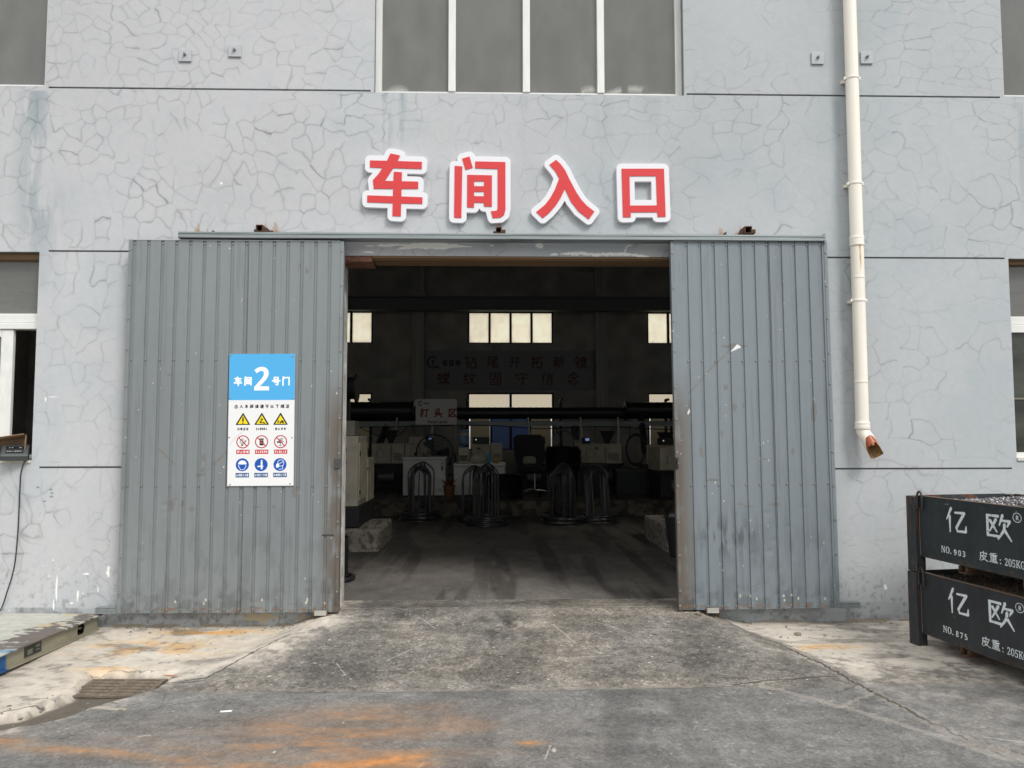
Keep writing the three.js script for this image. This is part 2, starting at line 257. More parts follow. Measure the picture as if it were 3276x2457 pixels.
// ---------------------------------------------------------------- plain surface textures
const noiseMap = (w, h, c, amp, fx, fy, k, extra) => dtex(w, h, (i, j) => { const n = 1 + amp * (fbm((i / w) * fx, (j / h) * fy, 4, k) - 0.5) * 2 + 0.06 * (hash(i, j, k) - 0.5); const q = extra ? extra(i / w, j / h) : 1; return [c[0] * n * q, c[1] * n * q, c[2] * n * q]; });
const innerWallTex = noiseMap(512, 256, [192, 190, 184], 0.15, 14, 7, 81);
const innerWallMat = M(C(1, 1, 1), 0.9, 0, { map: innerWallTex });
const coreMat = M(S(120, 122, 122), 0.95);
const whitePVC = M(S(232, 233, 232), 0.42, 0, { map: noiseMap(256, 256, [240, 240, 236], 0.05, 3, 14, 83) });
const galv = M(C(1, 1, 1), 0.45, 0.5, { map: noiseMap(512, 128, [140, 147, 148], 0.22, 7, 22, 85) });
const rustMat = M(C(1, 1, 1), 0.9, 0.15, { map: noiseMap(128, 128, [84, 60, 46], 0.5, 9, 9, 87) });
const darkSteel = M(C(0.045, 0.047, 0.052), 0.38, 0.6);
const blackMat = M(C(0.03, 0.032, 0.035), 0.5);
const beigePaint = M(C(1, 1, 1), 0.5, 0, { map: noiseMap(256, 256, [192, 184, 164], 0.14, 5, 7, 89) });
const beigeLight = M(C(1, 1, 1), 0.55, 0, { map: noiseMap(256, 256, [170, 164, 151], 0.16, 6, 5, 91) });
const woodMat = M(C(1, 1, 1), 0.8, 0, { map: noiseMap(512, 64, [124, 98, 70], 0.3, 4, 30, 93) });
const brickRed = M(C(1, 1, 1), 0.9, 0, { map: noiseMap(128, 64, [128, 88, 72], 0.35, 9, 9, 95) });
const greyMetal = M(S(120, 124, 126), 0.5, 0.4);

// ---------------------------------------------------------------- the workshop building
const bld = thing('workshop_building', 'grey rendered workshop with cracked plaster facade and wide gate opening', 'building');
const gate = rect(-1.335, 1.7, -0.29, 3.25);
const OPX = { oa: [-12.5, -9.7, 4.76, 6.9], ob: [10.4, 13.2, 4.76, 6.9], oc: [-12.5, -9.7, 1.45, 3.27], od: [10.4, 13.2, 1.45, 3.27] };
const OP = { upc: [-1.06, 1.744, 4.735, 6.9], upl: [-6.77, -3.97, 4.76, 6.9], upr: [4.7, 7.5, 4.76, 6.9], lol: [-6.76, -3.962, 1.448, 3.27], lor: [4.672, 7.47, 1.452, 3.252] };
{
  const outer = rect(-14, 14.6, -0.3, 8.6), op = [...Object.values(OP), ...Object.values(OPX)].map((o) => rect(...o));
  const core = slab(shapeOf(outer, [gate, ...op]), -0.3, -0.02);
  part('wall_core', core, coreMat, bld);
  const gr = (x0, x1, y) => rect(x0, x1, y - 0.008, y + 0.008);
  const grooves = [gr(-3.94, -1.09, 4.75), gr(1.765, 4.66, 4.75), gr(-3.885, -2.4, 3.278), gr(1.9, 4.64, 3.254), gr(-3.895, -2.6, 1.39), gr(2.4, 4.625, 1.362)];
  part('plaster_facade', wallUV(slab(shapeOf(outer, [gate, ...op, ...grooves]), -0.02, 0)), plasterMat, bld);
  part('side_wall', box(-14.3, -14, -0.3, 8.6, -17.1, 0), innerWallMat, bld);
  part('side_wall', box(14.6, 14.9, -0.3, 8.6, -17.1, 0), innerWallMat, bld);
  part('roof', box(-14.5, 15.1, 8.6, 8.85, -17.3, 0.2), M(C(0.16, 0.16, 0.16), 0.9), bld);
  const rear = []; for (const cx of [-10.53, -4.98, 0.577, 6.13, 11.69]) rear.push(rect(cx - 1.33, cx + 1.33, 4.43, 5.43), rect(cx - 1.33, cx + 1.33, 1.163, 2.92));
  const rg = slab(shapeOf(rect(-14, 14.6, -0.3, 8.6), rear), -17.1, -16.8);
  part('rear_wall', rg, M(C(1, 1, 1), 0.92, 0, { map: (() => { const t = innerWallTex.clone(); t.repeat.set(0.16, 0.3); t.needsUpdate = true; return t; })() }), bld);
  for (const px of [-2.24, 3.35]) part('pilaster', box(px - 0.18, px + 0.18, 0.1, 8.55, -16.8, -16.5), innerWallMat, bld);
  for (const px of [-2.24, 3.35]) part('corbel', box(px - 0.24, px + 0.24, 5.78, 5.95, -16.5, -16.1), innerWallMat, bld);
  part('crane_beam', [box(-14, 14.6, 5.36, 5.4, -16.42, -16.12), box(-14, 14.6, 5.74, 5.78, -16.42, -16.12), box(-14, 14.6, 5.4, 5.74, -16.29, -16.25)], M(C(0.24, 0.25, 0.265), 0.6), bld);
  // lintel soffit: timber shutter board left in place, broken brick at the left end
  part('lintel_board', [box(-1.06, 1.695, 3.222, 3.247, -0.28, -0.03), box(-1.06, 1.695, 3.232, 3.2465, -0.03, -0.008)], woodMat, bld, 'brown timber board under the lintel');
  part('brick', box(-1.33, -1.063, 3.2, 3.247, -0.14, -0.015), brickRed, bld, 'exposed red brick at the left end of the lintel');
  part('brick', box(-1.33, -1.07, 3.196, 3.247, -0.28, -0.145), brickRed, bld);
  part('door_jamb', box(-1.3345, -1.327, 0.1, 3.19, -0.299, -0.004), M(C(1, 1, 1), 0.9, 0, { map: noiseMap(128, 1024, [186, 184, 178], 0.3, 3, 34, 97) }), bld, 'chipped whitewashed left jamb');
  part('door_jamb', box(1.692, 1.6995, 0.1, 3.22, -0.299, -0.004), M(C(1, 1, 1), 0.9, 0, { map: noiseMap(128, 1024, [150, 150, 146], 0.3, 3, 34, 99) }), bld);
}
// glass: dusty, slightly milky panes
const paneTex = (seed, arc) => dtex(256, 512, (i, j) => {
  const u = i / 256, v = j / 512, n = fbm(u * 5 + seed, v * 9, 4, 101);
  let k = 222 + 30 * (n - 0.5);
  return [k, k * 1.0, k * 0.97];
});
const dustGlintTex = (seed, arc) => dtex(256, 1024, (i, j) => { // faint dust film, plus sun glint arcs painted in as opaque grains
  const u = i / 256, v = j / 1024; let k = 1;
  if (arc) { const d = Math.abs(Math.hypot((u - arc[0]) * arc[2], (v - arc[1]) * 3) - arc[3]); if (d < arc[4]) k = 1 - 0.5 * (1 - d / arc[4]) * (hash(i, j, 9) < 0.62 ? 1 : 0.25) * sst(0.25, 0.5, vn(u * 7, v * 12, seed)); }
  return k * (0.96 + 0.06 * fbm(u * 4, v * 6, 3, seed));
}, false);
const glassBy = {};
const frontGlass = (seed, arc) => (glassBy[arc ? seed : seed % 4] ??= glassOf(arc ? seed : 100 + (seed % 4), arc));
const glassOf = (seed, arc) => new THREE.MeshPhysicalMaterial({ map: paneTex(seed, arc), roughness: 0.06, transmission: 0.84, transmissionMap: dustGlintTex(seed, arc), thickness: 0, ior: 1.55 });
function windowOf(name, label) { const w = new THREE.Group(); w.name = name; w.userData.label = label; bld.add(w); return w; }
{
  const u = windowOf('window', 'four-light window with white mullions above the gate');
  const [a, b, c, d] = OP.upc, z0 = -0.14, z1 = -0.085;
  part('frame', [box(a, a + 0.055, c, d, z0, z1), box(b - 0.055, b, c, d, z0, z1), box(a + 0.055, b - 0.055, c, c + 0.05, z0, z1), box(a + 0.055, b - 0.055, d - 0.05, d, z0, z1)], whitePVC, u);
  for (const mx of [-0.366, 0.314, 0.997]) part('mullion', rbox(mx - 0.033, mx + 0.033, c + 0.05, d - 0.05, z0 - 0.004, z1 + 0.012, 0.006), whitePVC, u);
  const xs = [a + 0.055, -0.399, -0.333, 0.281, 0.347, 0.964, 1.03, b - 0.055];
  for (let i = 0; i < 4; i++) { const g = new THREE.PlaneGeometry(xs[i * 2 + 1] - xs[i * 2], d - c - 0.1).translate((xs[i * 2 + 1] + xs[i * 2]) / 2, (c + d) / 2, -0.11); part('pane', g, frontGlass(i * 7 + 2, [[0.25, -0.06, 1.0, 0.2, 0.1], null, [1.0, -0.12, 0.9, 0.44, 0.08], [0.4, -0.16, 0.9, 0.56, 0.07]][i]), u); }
  for (const [k, side] of [['upl', 'left'], ['upr', 'right']]) {
    const [e, f, g0, h] = OP[k], w = windowOf('window', side === 'left' ? 'upper window cut by the left edge of the view' : 'upper window cut by the right edge of the view');
    part('frame', [box(e, e + 0.055, g0, h, z0, z1), box(f - 0.055, f, g0, h, z0, z1), box(e + 0.055, f - 0.055, g0, g0 + 0.05, z0, z1), box(e + 0.055, f - 0.055, h - 0.05, h, z0, z1)], whitePVC, w);
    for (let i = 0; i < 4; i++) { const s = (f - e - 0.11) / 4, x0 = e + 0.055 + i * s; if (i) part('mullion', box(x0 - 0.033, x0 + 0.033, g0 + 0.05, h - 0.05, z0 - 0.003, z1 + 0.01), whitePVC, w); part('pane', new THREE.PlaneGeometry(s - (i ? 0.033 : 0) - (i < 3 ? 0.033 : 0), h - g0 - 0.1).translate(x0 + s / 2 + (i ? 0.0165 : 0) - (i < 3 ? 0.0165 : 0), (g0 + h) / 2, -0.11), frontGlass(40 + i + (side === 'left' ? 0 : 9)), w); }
  }
  // lower left: sliding sash pushed open next to the wall pier
  const [e, f, g0, h] = OP.lol, w = windowOf('window', 'lower left window with its white sash slid open');
  part('head_board', box(e, f, h - 0.055, h - 0.002, -0.2, -0.06), woodMat, w);
  part('frame', [box(e, e + 0.04, g0 + 0.05, h - 0.055, -0.16, -0.07), box(f - 0.028, f, g0 + 0.05, h - 0.055, -0.16, -0.125), box(e, f, g0 + 0.002, g0 + 0.05, -0.16, -0.06)], whitePVC, w);
  part('transom', [rbox(e + 0.04, f - 0.028, 2.655, 2.735, -0.16, -0.075, 0.006), rbox(e + 0.04, f - 0.0285, 2.596, 2.652, -0.158, -0.06, 0.006)], whitePVC, w);
  part('pane', new THREE.PlaneGeometry(f - e - 0.07, 3.215 - 2.735).translate((e + f) / 2, 2.975, -0.12), frontGlass(61), w);
  const sash = part('sash', [rbox(-4.31, -4.205, 1.5, 2.594, -0.115, -0.075, 0.006), box(e + 0.05, -4.31, 1.5, 1.58, -0.114, -0.076), box(e + 0.05, -4.31, 2.53, 2.594, -0.114, -0.076)], whitePVC, w);
  part('pane', new THREE.PlaneGeometry(-4.31 - e - 0.05, 0.95).translate((-4.31 + e + 0.05) / 2, 2.055, -0.095), frontGlass(63), sash);
  part('sill', [box(e, f - 0.003, 1.43, 1.449, -0.28, 0.012)], M(C(1, 1, 1), 0.85, 0, { map: noiseMap(512, 64, [206, 200, 186], 0.22, 30, 5, 103) }), w);
  // lower right
  const [p, q, r, s] = OP.lor, v = windowOf('window', 'lower right window behind the stacked crates');
  part('head_board', box(p, q, s - 0.04, s - 0.002, -0.2, -0.06), woodMat, v);
  part('frame', [box(p, p + 0.028, r + 0.05, s - 0.04, -0.16, -0.125), box(q - 0.04, q, r + 0.05, s - 0.04, -0.16, -0.07), box(p, q, r + 0.002, r + 0.05, -0.16, -0.06)], whitePVC, v);
  part('transom', [rbox(p + 0.028, q - 0.04, 2.66, 2.735, -0.16, -0.075, 0.006), rbox(p + 0.0285, q - 0.04, 2.585, 2.657, -0.158, -0.06, 0.006)], whitePVC, v);
  part('pane', new THREE.PlaneGeometry(q - p - 0.07, 3.21 - 2.735).translate((p + q) / 2, 2.972, -0.12), frontGlass(65), v);
  part('pane', new THREE.PlaneGeometry(q - p - 0.07, 2.585 - 1.502).translate((p + q) / 2, 2.043, -0.1), new THREE.MeshPhysicalMaterial({ map: noiseMap(256, 256, [112, 116, 104], 0.4, 5, 8, 105), roughness: 0.12, transmission: 0.72, thickness: 0 }), v, 'grimy green grey pane');
  part('glazing_bar', box(p + 0.028, q - 0.04, 1.98, 1.995, -0.098, -0.088), M(S(120, 116, 98), 0.7), v);
  part('sill', box(p + 0.003, q, 1.43, 1.453, -0.28, 0.012), M(S(196, 194, 186), 0.85), v);
}
for (const o of Object.values(OPX)) { const w = windowOf('window', 'window of a further bay outside the view'), [a, b, c, d] = o; part('frame', [box(a, a + 0.05, c, d, -0.14, -0.09), box(b - 0.05, b, c, d, -0.14, -0.09), box(a + 0.05, b - 0.05, c, c + 0.05, -0.14, -0.09), box(a + 0.05, b - 0.05, d - 0.05, d, -0.14, -0.09)], whitePVC, w); part('pane', new THREE.PlaneGeometry(b - a - 0.1, d - c - 0.1).translate((a + b) / 2, (c + d) / 2, -0.11), frontGlass(91), w); }
// rear windows: milky, yellowed glass against the sky
const milky = new THREE.MeshPhysicalMaterial({ color: C(1, 0.88, 0.66), roughness: 0.55, transmission: 0.92, thickness: 0, specularIntensity: 0.3 });
const milkyBy = {}, milkyOf = (q) => { const s = q % 6; if (milkyBy[s]) return milkyBy[s]; const m = milky.clone(); m.map = dtex(64, 96, (i, j) => { const n = fbm(i / 20 + s * 7, j / 26, 3, 301), e = Math.min(i, 63 - i, j, 95 - j) / 5, k = (0.93 + 0.14 * n + 0.05 * (hash(s, 3) - 0.5)) * (e < 1 ? 0.86 + 0.1 * e + 0.08 * n : 1); return [255 * k, 243 * k, 216 * k]; }); m.color.setRGB(1, 1, 0.98); return (milkyBy[s] = m); };
const clearish = new THREE.MeshPhysicalMaterial({ color: C(0.74, 0.64, 0.48), roughness: 0.3, transmission: 0.9, thickness: 0, specularIntensity: 0.3 });
const bluePane = new THREE.MeshPhysicalMaterial({ color: C(0.1, 0.16, 0.34), roughness: 0.5, transmission: 0.12, thickness: 0 });
const dimPane = new THREE.MeshPhysicalMaterial({ color: C(0.34, 0.28, 0.18), roughness: 0.5, transmission: 0.14, thickness: 0 });
const rearFrame = M(C(0.03, 0.028, 0.026), 0.6);
for (const [k, cx] of [[0, -4.98], [1, 0.577], [2, 6.13], [3, -10.53], [4, 11.69]]) {
  const up = windowOf('window', ['upper rear window at left seen through the gate', 'upper rear window of four pale panes in the middle', 'upper rear window at right seen through the gate'][k] ?? 'upper rear window of a further bay');
  part('frame', [box(cx - 1.33, cx - 1.27, 4.43, 5.43, -16.95, -16.87), box(cx + 1.27, cx + 1.33, 4.43, 5.43, -16.95, -16.87), box(cx - 1.27, cx + 1.27, 4.43, 4.47, -16.95, -16.87), box(cx - 1.27, cx + 1.27, 5.39, 5.43, -16.95, -16.87)], rearFrame, up);
  for (const m of [-0.65, 0, 0.65]) part('mullion', box(cx + m - 0.035, cx + m + 0.035, 4.47, 5.39, -16.95, -16.868), rearFrame, up);
  for (let i = 0; i < 4; i++) part('pane', new THREE.PlaneGeometry(0.58, 0.92).translate(cx - 0.975 + i * 0.65, 4.93, -16.91), milkyOf(k * 4 + i), up);
  const lo = windowOf('window', ['lower rear window at left behind the duct', 'lower rear window in the middle with dark blue lower panes', 'lower rear window at right behind the duct'][k] ?? 'lower rear window of a further bay');
  part('frame', [box(cx - 1.33, cx - 1.27, 1.163, 2.92, -16.95, -16.87), box(cx + 1.27, cx + 1.33, 1.163, 2.92, -16.95, -16.87), box(cx - 1.27, cx + 1.27, 1.163, 1.2, -16.95, -16.87), box(cx - 1.27, cx + 1.27, 2.87, 2.92, -16.95, -16.87), box(cx - 1.27, cx + 1.27, 2.2, 2.3, -16.95, -16.869)], rearFrame, lo);
  for (const m of [0]) part('mullion', box(cx + m - 0.04, cx + m + 0.04, 2.3, 2.87, -16.95, -16.868), rearFrame, lo);
  for (const m of [-0.6, 0, 0.6]) part('mullion', box(cx + m - 0.035, cx + m + 0.035, 1.2, 2.2, -16.95, -16.868), rearFrame, lo);
  for (const s of [-1, 1]) part('pane', new THREE.PlaneGeometry(1.22, 0.57).translate(cx + s * 0.655, 2.585, -16.91), clearish, lo);
  for (let i = 0; i < 4; i++) part('pane', new THREE.PlaneGeometry(0.6, 1.0).translate(cx - 0.94 + i * 0.626, 1.7, -16.91), k === 1 && (i === 1 || i === 2) ? bluePane : dimPane, lo);
  part('sill', box(cx - 1.36, cx + 1.36, 1.12, 1.163, -16.95, -16.74), k === 1 ? whitePVC : innerWallMat, lo);
}
// ---------------------------------------------------------------- yard: one heightfield with the ramp, the apron, the sunk drain; colour and bump from one map
const GX0 = -5.2, GX1 = 5.4, GZ0 = -0.3, GZ1 = 4.3;
const leftEdge = [[-0.41, -1.36], [0.1, -1.26], [0.26, -1.26], [0.562, -1.42], [1.0, -1.74], [1.38, -2.0], [1.55, -2.32], [1.8, -2.52], [2.2, -2.78], [2.6, -3.3], [3.1, -4.6]];
const rightEdge = [[-0.4, 1.75], [0, 1.9], [0.65, 2.24], [1.2, 2.38], [1.81, 2.47], [2.4, 2.56], [2.77, 2.73], [3.5, 3.1], [4.5, 3.6]];
const sunk = [[-2.83, 1.14], [-2.22, 1.14], [-2.2, 1.5], [-2.36, 1.66], [-2.5, 1.9], [-2.62, 2.1], [-2.9, 2.24], [-3.5, 2.5], [-3.7, 2.3], [-2.86, 1.92], [-2.74, 1.6]];
function groundY(x, z) {
  const zc = Math.max(z, 0);
  let y = 0.036 * (1 - sst(0, 1.6, zc)) + 0.012 * (fbm(x * 0.9, z * 0.9, 2, 111) - 0.5) * sst(0.1, 0.8, zc);
  const xl = mix(-1.3, -1.85, sst(0, 1.6, zc)), xr = mix(1.66, 2.05, sst(0, 1.6, zc));
  const lat = sst(xl - 0.5, xl, x) * (1 - sst(xr, xr + 0.55, x));
  const rise = z < 0.02 ? 0.18 : 0.172 * Math.max(0, 1 - zc / 1.62);
  y = Math.max(y, mix(y, rise, lat));
  // right apron sits a step proud of the broken slab beside it
  if (z > 0.3) { const d = x - interp(rightEdge, z); y += 0.018 * sst(-0.02, 0.02, d + 0.03 * (vn(z * 7, 1, 5) - 0.5)) * sst(0.3, 1.2, z) * (1 - sst(2.6, 3.2, z)); }
  if (x < -2.0 && z > 1) { const j = 0.06 * (fbm(x * 9, z * 9, 3, 113) - 0.5), dd = segDist(x + j, z + j, [...sunk, sunk[0]]), s = inPoly(x + j, z + j, sunk) ? 1 : -1; y -= 0.05 * sst(-0.012, 0.022, dd * s) * (1 - 0.55 * sst(1.8, 2.5, z)); }
  y += 0.004 * (fbm(x * 7, z * 7, 3, 117) - 0.5);
  return y;
}
const ground = (() => {
  const W = 2048, H = 888, sc = W / (GX1 - GX0), cv = canvas(W, H), x = cv.getContext('2d');
  x.setTransform(sc, 0, 0, sc, -GX0 * sc, -GZ0 * sc); x.lineCap = 'round';
  const line = (pts, w, col, seed, amp = 0.008) => { x.lineWidth = w; x.strokeStyle = col; wobble(x, pts, seed, amp, 0.025); };
  const pale = 'rgba(156,150,138,0.45)', dark = 'rgba(58,54,49,0.85)', mid = 'rgba(84,80,74,0.6)';
  // joint across the foot of the ramp, with a pale crumbled lip
  const joint = [[-1.79, 1.4], [-1.67, 1.56], [-1.2, 1.61], [-0.4, 1.63], [0.4, 1.63], [1.03, 1.61], [1.78, 1.57], [2.33, 1.38]];
  line(joint.map(([a, b]) => [a, b - 0.03]), 0.03, 'rgba(150,145,134,0.3)', 700, 0.03); line(joint, 0.01, mid, 701, 0.006);
  // ramp edges
  line([[-1.6, 0.5], [-1.78, 0.95], [-1.93, 1.36], [-2.14, 1.4], [-2.3, 1.42]], 0.014, dark, 702); line([[-1.42, 0.1], [-1.6, 0.5]], 0.006, mid, 703);
  line([[1.9, 0.02], [2.24, 0.65], [2.38, 1.2], [2.47, 1.81], [2.56, 2.4], [2.73, 2.77], [3.0, 3.3]], 0.05, 'rgba(150,142,130,0.45)', 704, 0.02); line([[1.95, 0.1], [2.24, 0.65], [2.38, 1.2]], 0.011, dark, 705); line([[2.38, 1.2], [2.47, 1.81], [2.53, 2.2]], 0.012, 'rgba(70,64,58,0.8)', 706, 0.012); line([[2.53, 2.2], [2.6, 2.5]], 0.008, mid, 726, 0.012);
  // broken slab triangle at the right
  line([[1.6, 1.56], [1.85, 1.5], [2.12, 1.46], [2.36, 1.4]], 0.011, dark, 707); line([[1.8, 1.56], [2.0, 1.78], [2.1, 1.9], [2.3, 2.15], [2.46, 2.4], [2.66, 2.75]], 0.05, pale, 708, 0.02); line([[2.13, 1.98], [2.22, 1.92], [2.32, 1.82], [2.46, 1.74]], 0.028, pale, 709, 0.014); line([[2.24, 1.7], [2.36, 1.62], [2.44, 1.56]], 0.02, mid, 710, 0.014);
  line([[2.38, 2.2], [2.33, 2.32], [2.24, 2.45], [2.2, 2.6], [2.06, 2.8], [2.0, 3.1]], 0.005, mid, 711, 0.012);
  // cracks left of the drain
  line([[-2.3, 1.45], [-2.1, 1.43], [-1.93, 1.4]], 0.009, dark, 712); line([[-2.28, 1.5], [-2.1, 1.62], [-2.06, 1.75], [-2.2, 1.85]], 0.008, mid, 713); line([[-1.7, 1.58], [-1.95, 1.7], [-2.08, 1.78], [-2.3, 1.92]], 0.018, 'rgba(150,143,130,0.4)', 714, 0.014); line([[-1.75, 1.72], [-2.05, 1.84]], 0.006, dark, 715);
  line([[-2.55, 1.86], [-2.4, 1.84], [-2.25, 1.88]], 0.04, 'rgba(176,166,148,0.7)', 716, 0.016); line([[-2.52, 1.89], [-2.28, 1.9]], 0.012, mid, 717); line([[-4.6, 2.4], [-3.4, 2.06], [-3.1, 1.96], [-2.9, 1.86], [-2.8, 1.75]], 0.009, dark, 718, 0.009); line([[-4.6, 2.2], [-3.3, 1.98], [-3.0, 1.9]], 0.006, mid, 719, 0.008); line([[-2.86, 1.16], [-2.6, 1.12], [-2.3, 1.12]], 0.006, mid, 727, 0.01); line([[-2.83, 1.2], [-2.8, 1.5], [-2.84, 1.72]], 0.02, 'rgba(196,184,160,0.6)', 728, 0.02);
  // gate threshold: two joints with a pale crumbly line
  line([[-1.28, 0.0], [-0.2, 0.03], [0.9, 0.02], [1.6, 0.0]], 0.02, 'rgba(150,144,132,0.3)', 720, 0.02); line([[-1.29, -0.13], [0.1, -0.12], [1.6, -0.14]], 0.012, mid, 721); line([[-1.28, 0.02], [1.6, 0.02]], 0.007, mid, 722, 0.008);
  // scrapes
  const sr = rng(31);
  x.lineCap = 'butt';
  for (const [a, b] of [[[-0.76, 1.12], [-0.5, 0.78]], [[0.5, 0.4], [0.64, 0.82]], [[0.86, 0.35], [1.1, 0.62]], [[-1.1, 1.15], [-1.0, 1.35]], [[-0.62, 0.18], [-0.45, 0.48]], [[0.62, 1.08], [0.86, 1.05]], [[0.27, 2.68], [0.32, 2.5]], [[2.7, 2.5], [3.0, 2.62]], [[2.75, 2.52], [3.02, 2.66]]]) line([a, b], 0.007, 'rgba(186,182,174,0.75)', Math.floor(sr() * 9999), 0.004);
  for (let i = 0; i < 70; i++) { const a = mix(-2, 2.4, sr()), b = mix(0.1, 3, sr()), t = sr() * 6.28, l = 0.03 + 0.15 * sr() * sr(); line([[a, b], [a + Math.cos(t) * l, b + Math.sin(t) * l]], 0.004 + 0.003 * sr(), `rgba(178,174,166,${0.25 + 0.3 * sr()})`, 800 + i, 0.003); }
  // paint dabs and spots
  x.fillStyle = 'rgba(222,222,218,0.95)'; x.save(); x.translate(-1.61, 1.93); x.rotate(-0.12); x.fillRect(-0.035, -0.012, 0.07, 0.03); x.restore(); x.save(); x.translate(-1.93, 2.3); x.rotate(-0.3); x.globalAlpha = 0.55; x.fillRect(-0.04, -0.005, 0.07, 0.01); x.restore();
  x.fillStyle = 'rgba(190,186,176,0.7)'; blob(x, 0.33, 2.56, 0.012, 0.03, 7, 14, 1);
  for (let i = 0; i < 1500; i++) { const a = mix(-3, 3.6, sr()), b = i < 1300 ? mix(0.02, 1.6, sr()) : mix(0.05, 3.2, sr()), r = 0.0015 + 0.006 * sr() ** 3; x.fillStyle = sr() < 0.75 ? `rgba(204,200,190,${0.4 + 0.5 * sr()})` : 'rgba(50,48,46,0.7)'; x.beginPath(); x.ellipse(a, b, r * (1 + sr()), r, sr() * 3, 0, 7); x.fill(); }
  const ov = x.getImageData(0, 0, W, H).data;
  const hgt = new Float32Array(W * H);
  const map = dtex(W, H, (i, j) => {
    const X = GX0 + ((i + 0.5) / W) * (GX1 - GX0), Z = GZ0 + ((j + 0.5) / H) * (GZ1 - GZ0);
    const n1 = fbm(X * 1.3, Z * 1.3, 4, 121), n2 = fbm(X * 4.2, Z * 6.5, 4, 127), n3 = fbm(X * 22, Z * 22, 3, 133), g = hash(i, j, 7), sp = vn(X * 95, Z * 95, 137), sp2 = vn(X * 55 + 3, Z * 55, 139), swirl = fbm(X * 2 + 2.2 * n1, Z * 9 + 2 * n1, 4, 141);
    let r = 108, gg = 106.5, b = 104, rough = 0.5;
    let k = 0.83 + 0.26 * n1 + 0.3 * (n2 - 0.5) + 0.24 * (swirl - 0.5) + 0.22 * (n3 - 0.5) + 0.12 * (g - 0.5);
    const onRamp = Z < 1.62 ? 1 - sst(1.56, 1.64, Z + 0.02 * (n3 - 0.5)) : 0;
    if (onRamp > 0) { // exposed aggregate
      const w = sst(0.3, 0.7, fbm(X * 1.7 + 9, Z * 1.7, 3, 145));
      const slab = Z < 0.02 ? 0.9 : 1; r = mix(r, mix(109, 127, w) * slab, onRamp); gg = mix(gg, mix(105, 120, w) * slab, onRamp); b = mix(b, mix(99, 110, w) * slab, onRamp);
      const big = fbm(X * 3.4 + 5, Z * 3.4, 4, 147); k += onRamp * (0.4 * (sp - 0.5) * (0.4 + n2) + 0.9 * (sp2 > 0.84 ? sp2 - 0.84 : 0) * 3 + 0.2 * (n3 - 0.5) + 0.32 * (big - 0.5) - 0.1 * (sp2 < 0.2 ? 1 : 0) + 0.1 * (g - 0.5)); rough = 1;
      const bl = Math.exp(-(((X - 0.12) / 0.2) ** 2 + ((Z - 0.4) / 0.3) ** 2)) + 0.8 * Math.exp(-(((X + 0.75) / 0.12) ** 2 + ((Z - 0.15) / 0.12) ** 2)); k *= 1 - 0.3 * bl * sst(0.35, 0.6, fbm(X * 7, Z * 5, 3, 149)) * 1.3;
    } else k += 0.26 * (sp - 0.5) + (sp2 > 0.86 ? 0.16 : 0) - (sp2 < 0.12 ? 0.1 : 0);
    // tyre streaks on the yard slab
    k *= 1 - 0.12 * (Z < 1.62 ? 1 : 0) * sst(0.48, 0.68, fbm(X * 3.2, Z * 0.7 + 4, 4, 152)); if (Z > 1.5) k *= 1 - 0.14 * sst(0.5, 0.75, fbm(X * 5 + Z * 0.6, Z * 0.9, 3, 151));
    // pale aprons
    const e1 = interp(leftEdge, Z) - X + 0.42 * (fbm(X * 3.2, Z * 3.2, 5, 155) - 0.5), e2 = X - interp(rightEdge, Z) + 0.1 * (fbm(X * 5, Z * 5, 3, 157) - 0.5);
    const inDrain = X < -2 && Z > 1.1 && inPoly(X, Z, sunk);
    let aL = sst(-0.42, 0.26, e1), aR = sst(0, 0.1, e2) * (1 - 0.85 * sst(1.0, 2.1, Z + 0.6 * (n1 - 0.5)));
    aR = Math.max(aR, 0.5 * sst(-0.5, 0, e2) * sst(1.62, 1.5, Z) * sst(0.4, 0.6, fbm(X * 3 + 2, Z * 3, 4, 158)));
    const ap = Math.max(aL, aR), tooth = sst(0.36, 0.62, 0.5 * n2 + 0.5 * n3 + 0.25 * (ap - 0.5));
    const ap2 = Math.min(1, ap * (0.55 + 0.6 * tooth));
    const pk = 0.9 + 0.2 * n1 + 0.2 * (n2 - 0.5) + 0.16 * (n3 - 0.5) + 0.08 * (g - 0.5) - 0.22 * sst(0.58, 0.72, fbm(X * 2.4 + 5, Z * 5, 4, 159));
    let pr = 178, pg = 170, pb = 158;
    const yl = Z < 1.3 ? Math.max(Math.exp(-(((X + 2.33) / 0.42) ** 2 + ((Z - 0.2) / 0.09) ** 2)), 0.75 * Math.exp(-(((X + 2.6) / 0.5) ** 2 + ((Z - 0.62) / 0.2) ** 2)), 0.8 * Math.exp(-(((X - 2.55) / 0.3) ** 2 + ((Z - 0.78) / 0.09) ** 2)), 0.6 * Math.exp(-(((X + 2.75) / 0.2) ** 2 + ((Z - 1.05) / 0.1) ** 2))) * sst(0.36, 0.62, fbm(X * 5, Z * 9, 4, 161)) : 0;
    pr = mix(pr, 186, yl); pg = mix(pg, 140, yl); pb = mix(pb, 84, yl);
    r = mix(r * k, pr * pk, ap2); gg = mix(gg * k, pg * pk, ap2); b = mix(b * k, pb * pk, ap2); rough = mix(rough, 0.7, ap2);
    if (inDrain) { const m = sst(0, 0.06, segDist(X, Z, [...sunk, sunk[0]])), q = (0.8 + 0.4 * n2) * (0.9 + 0.2 * g); r = mix(r, 78 * q, m * 0.9); gg = mix(gg, 71 * q, m * 0.9); b = mix(b, 61 * q, m * 0.9); }
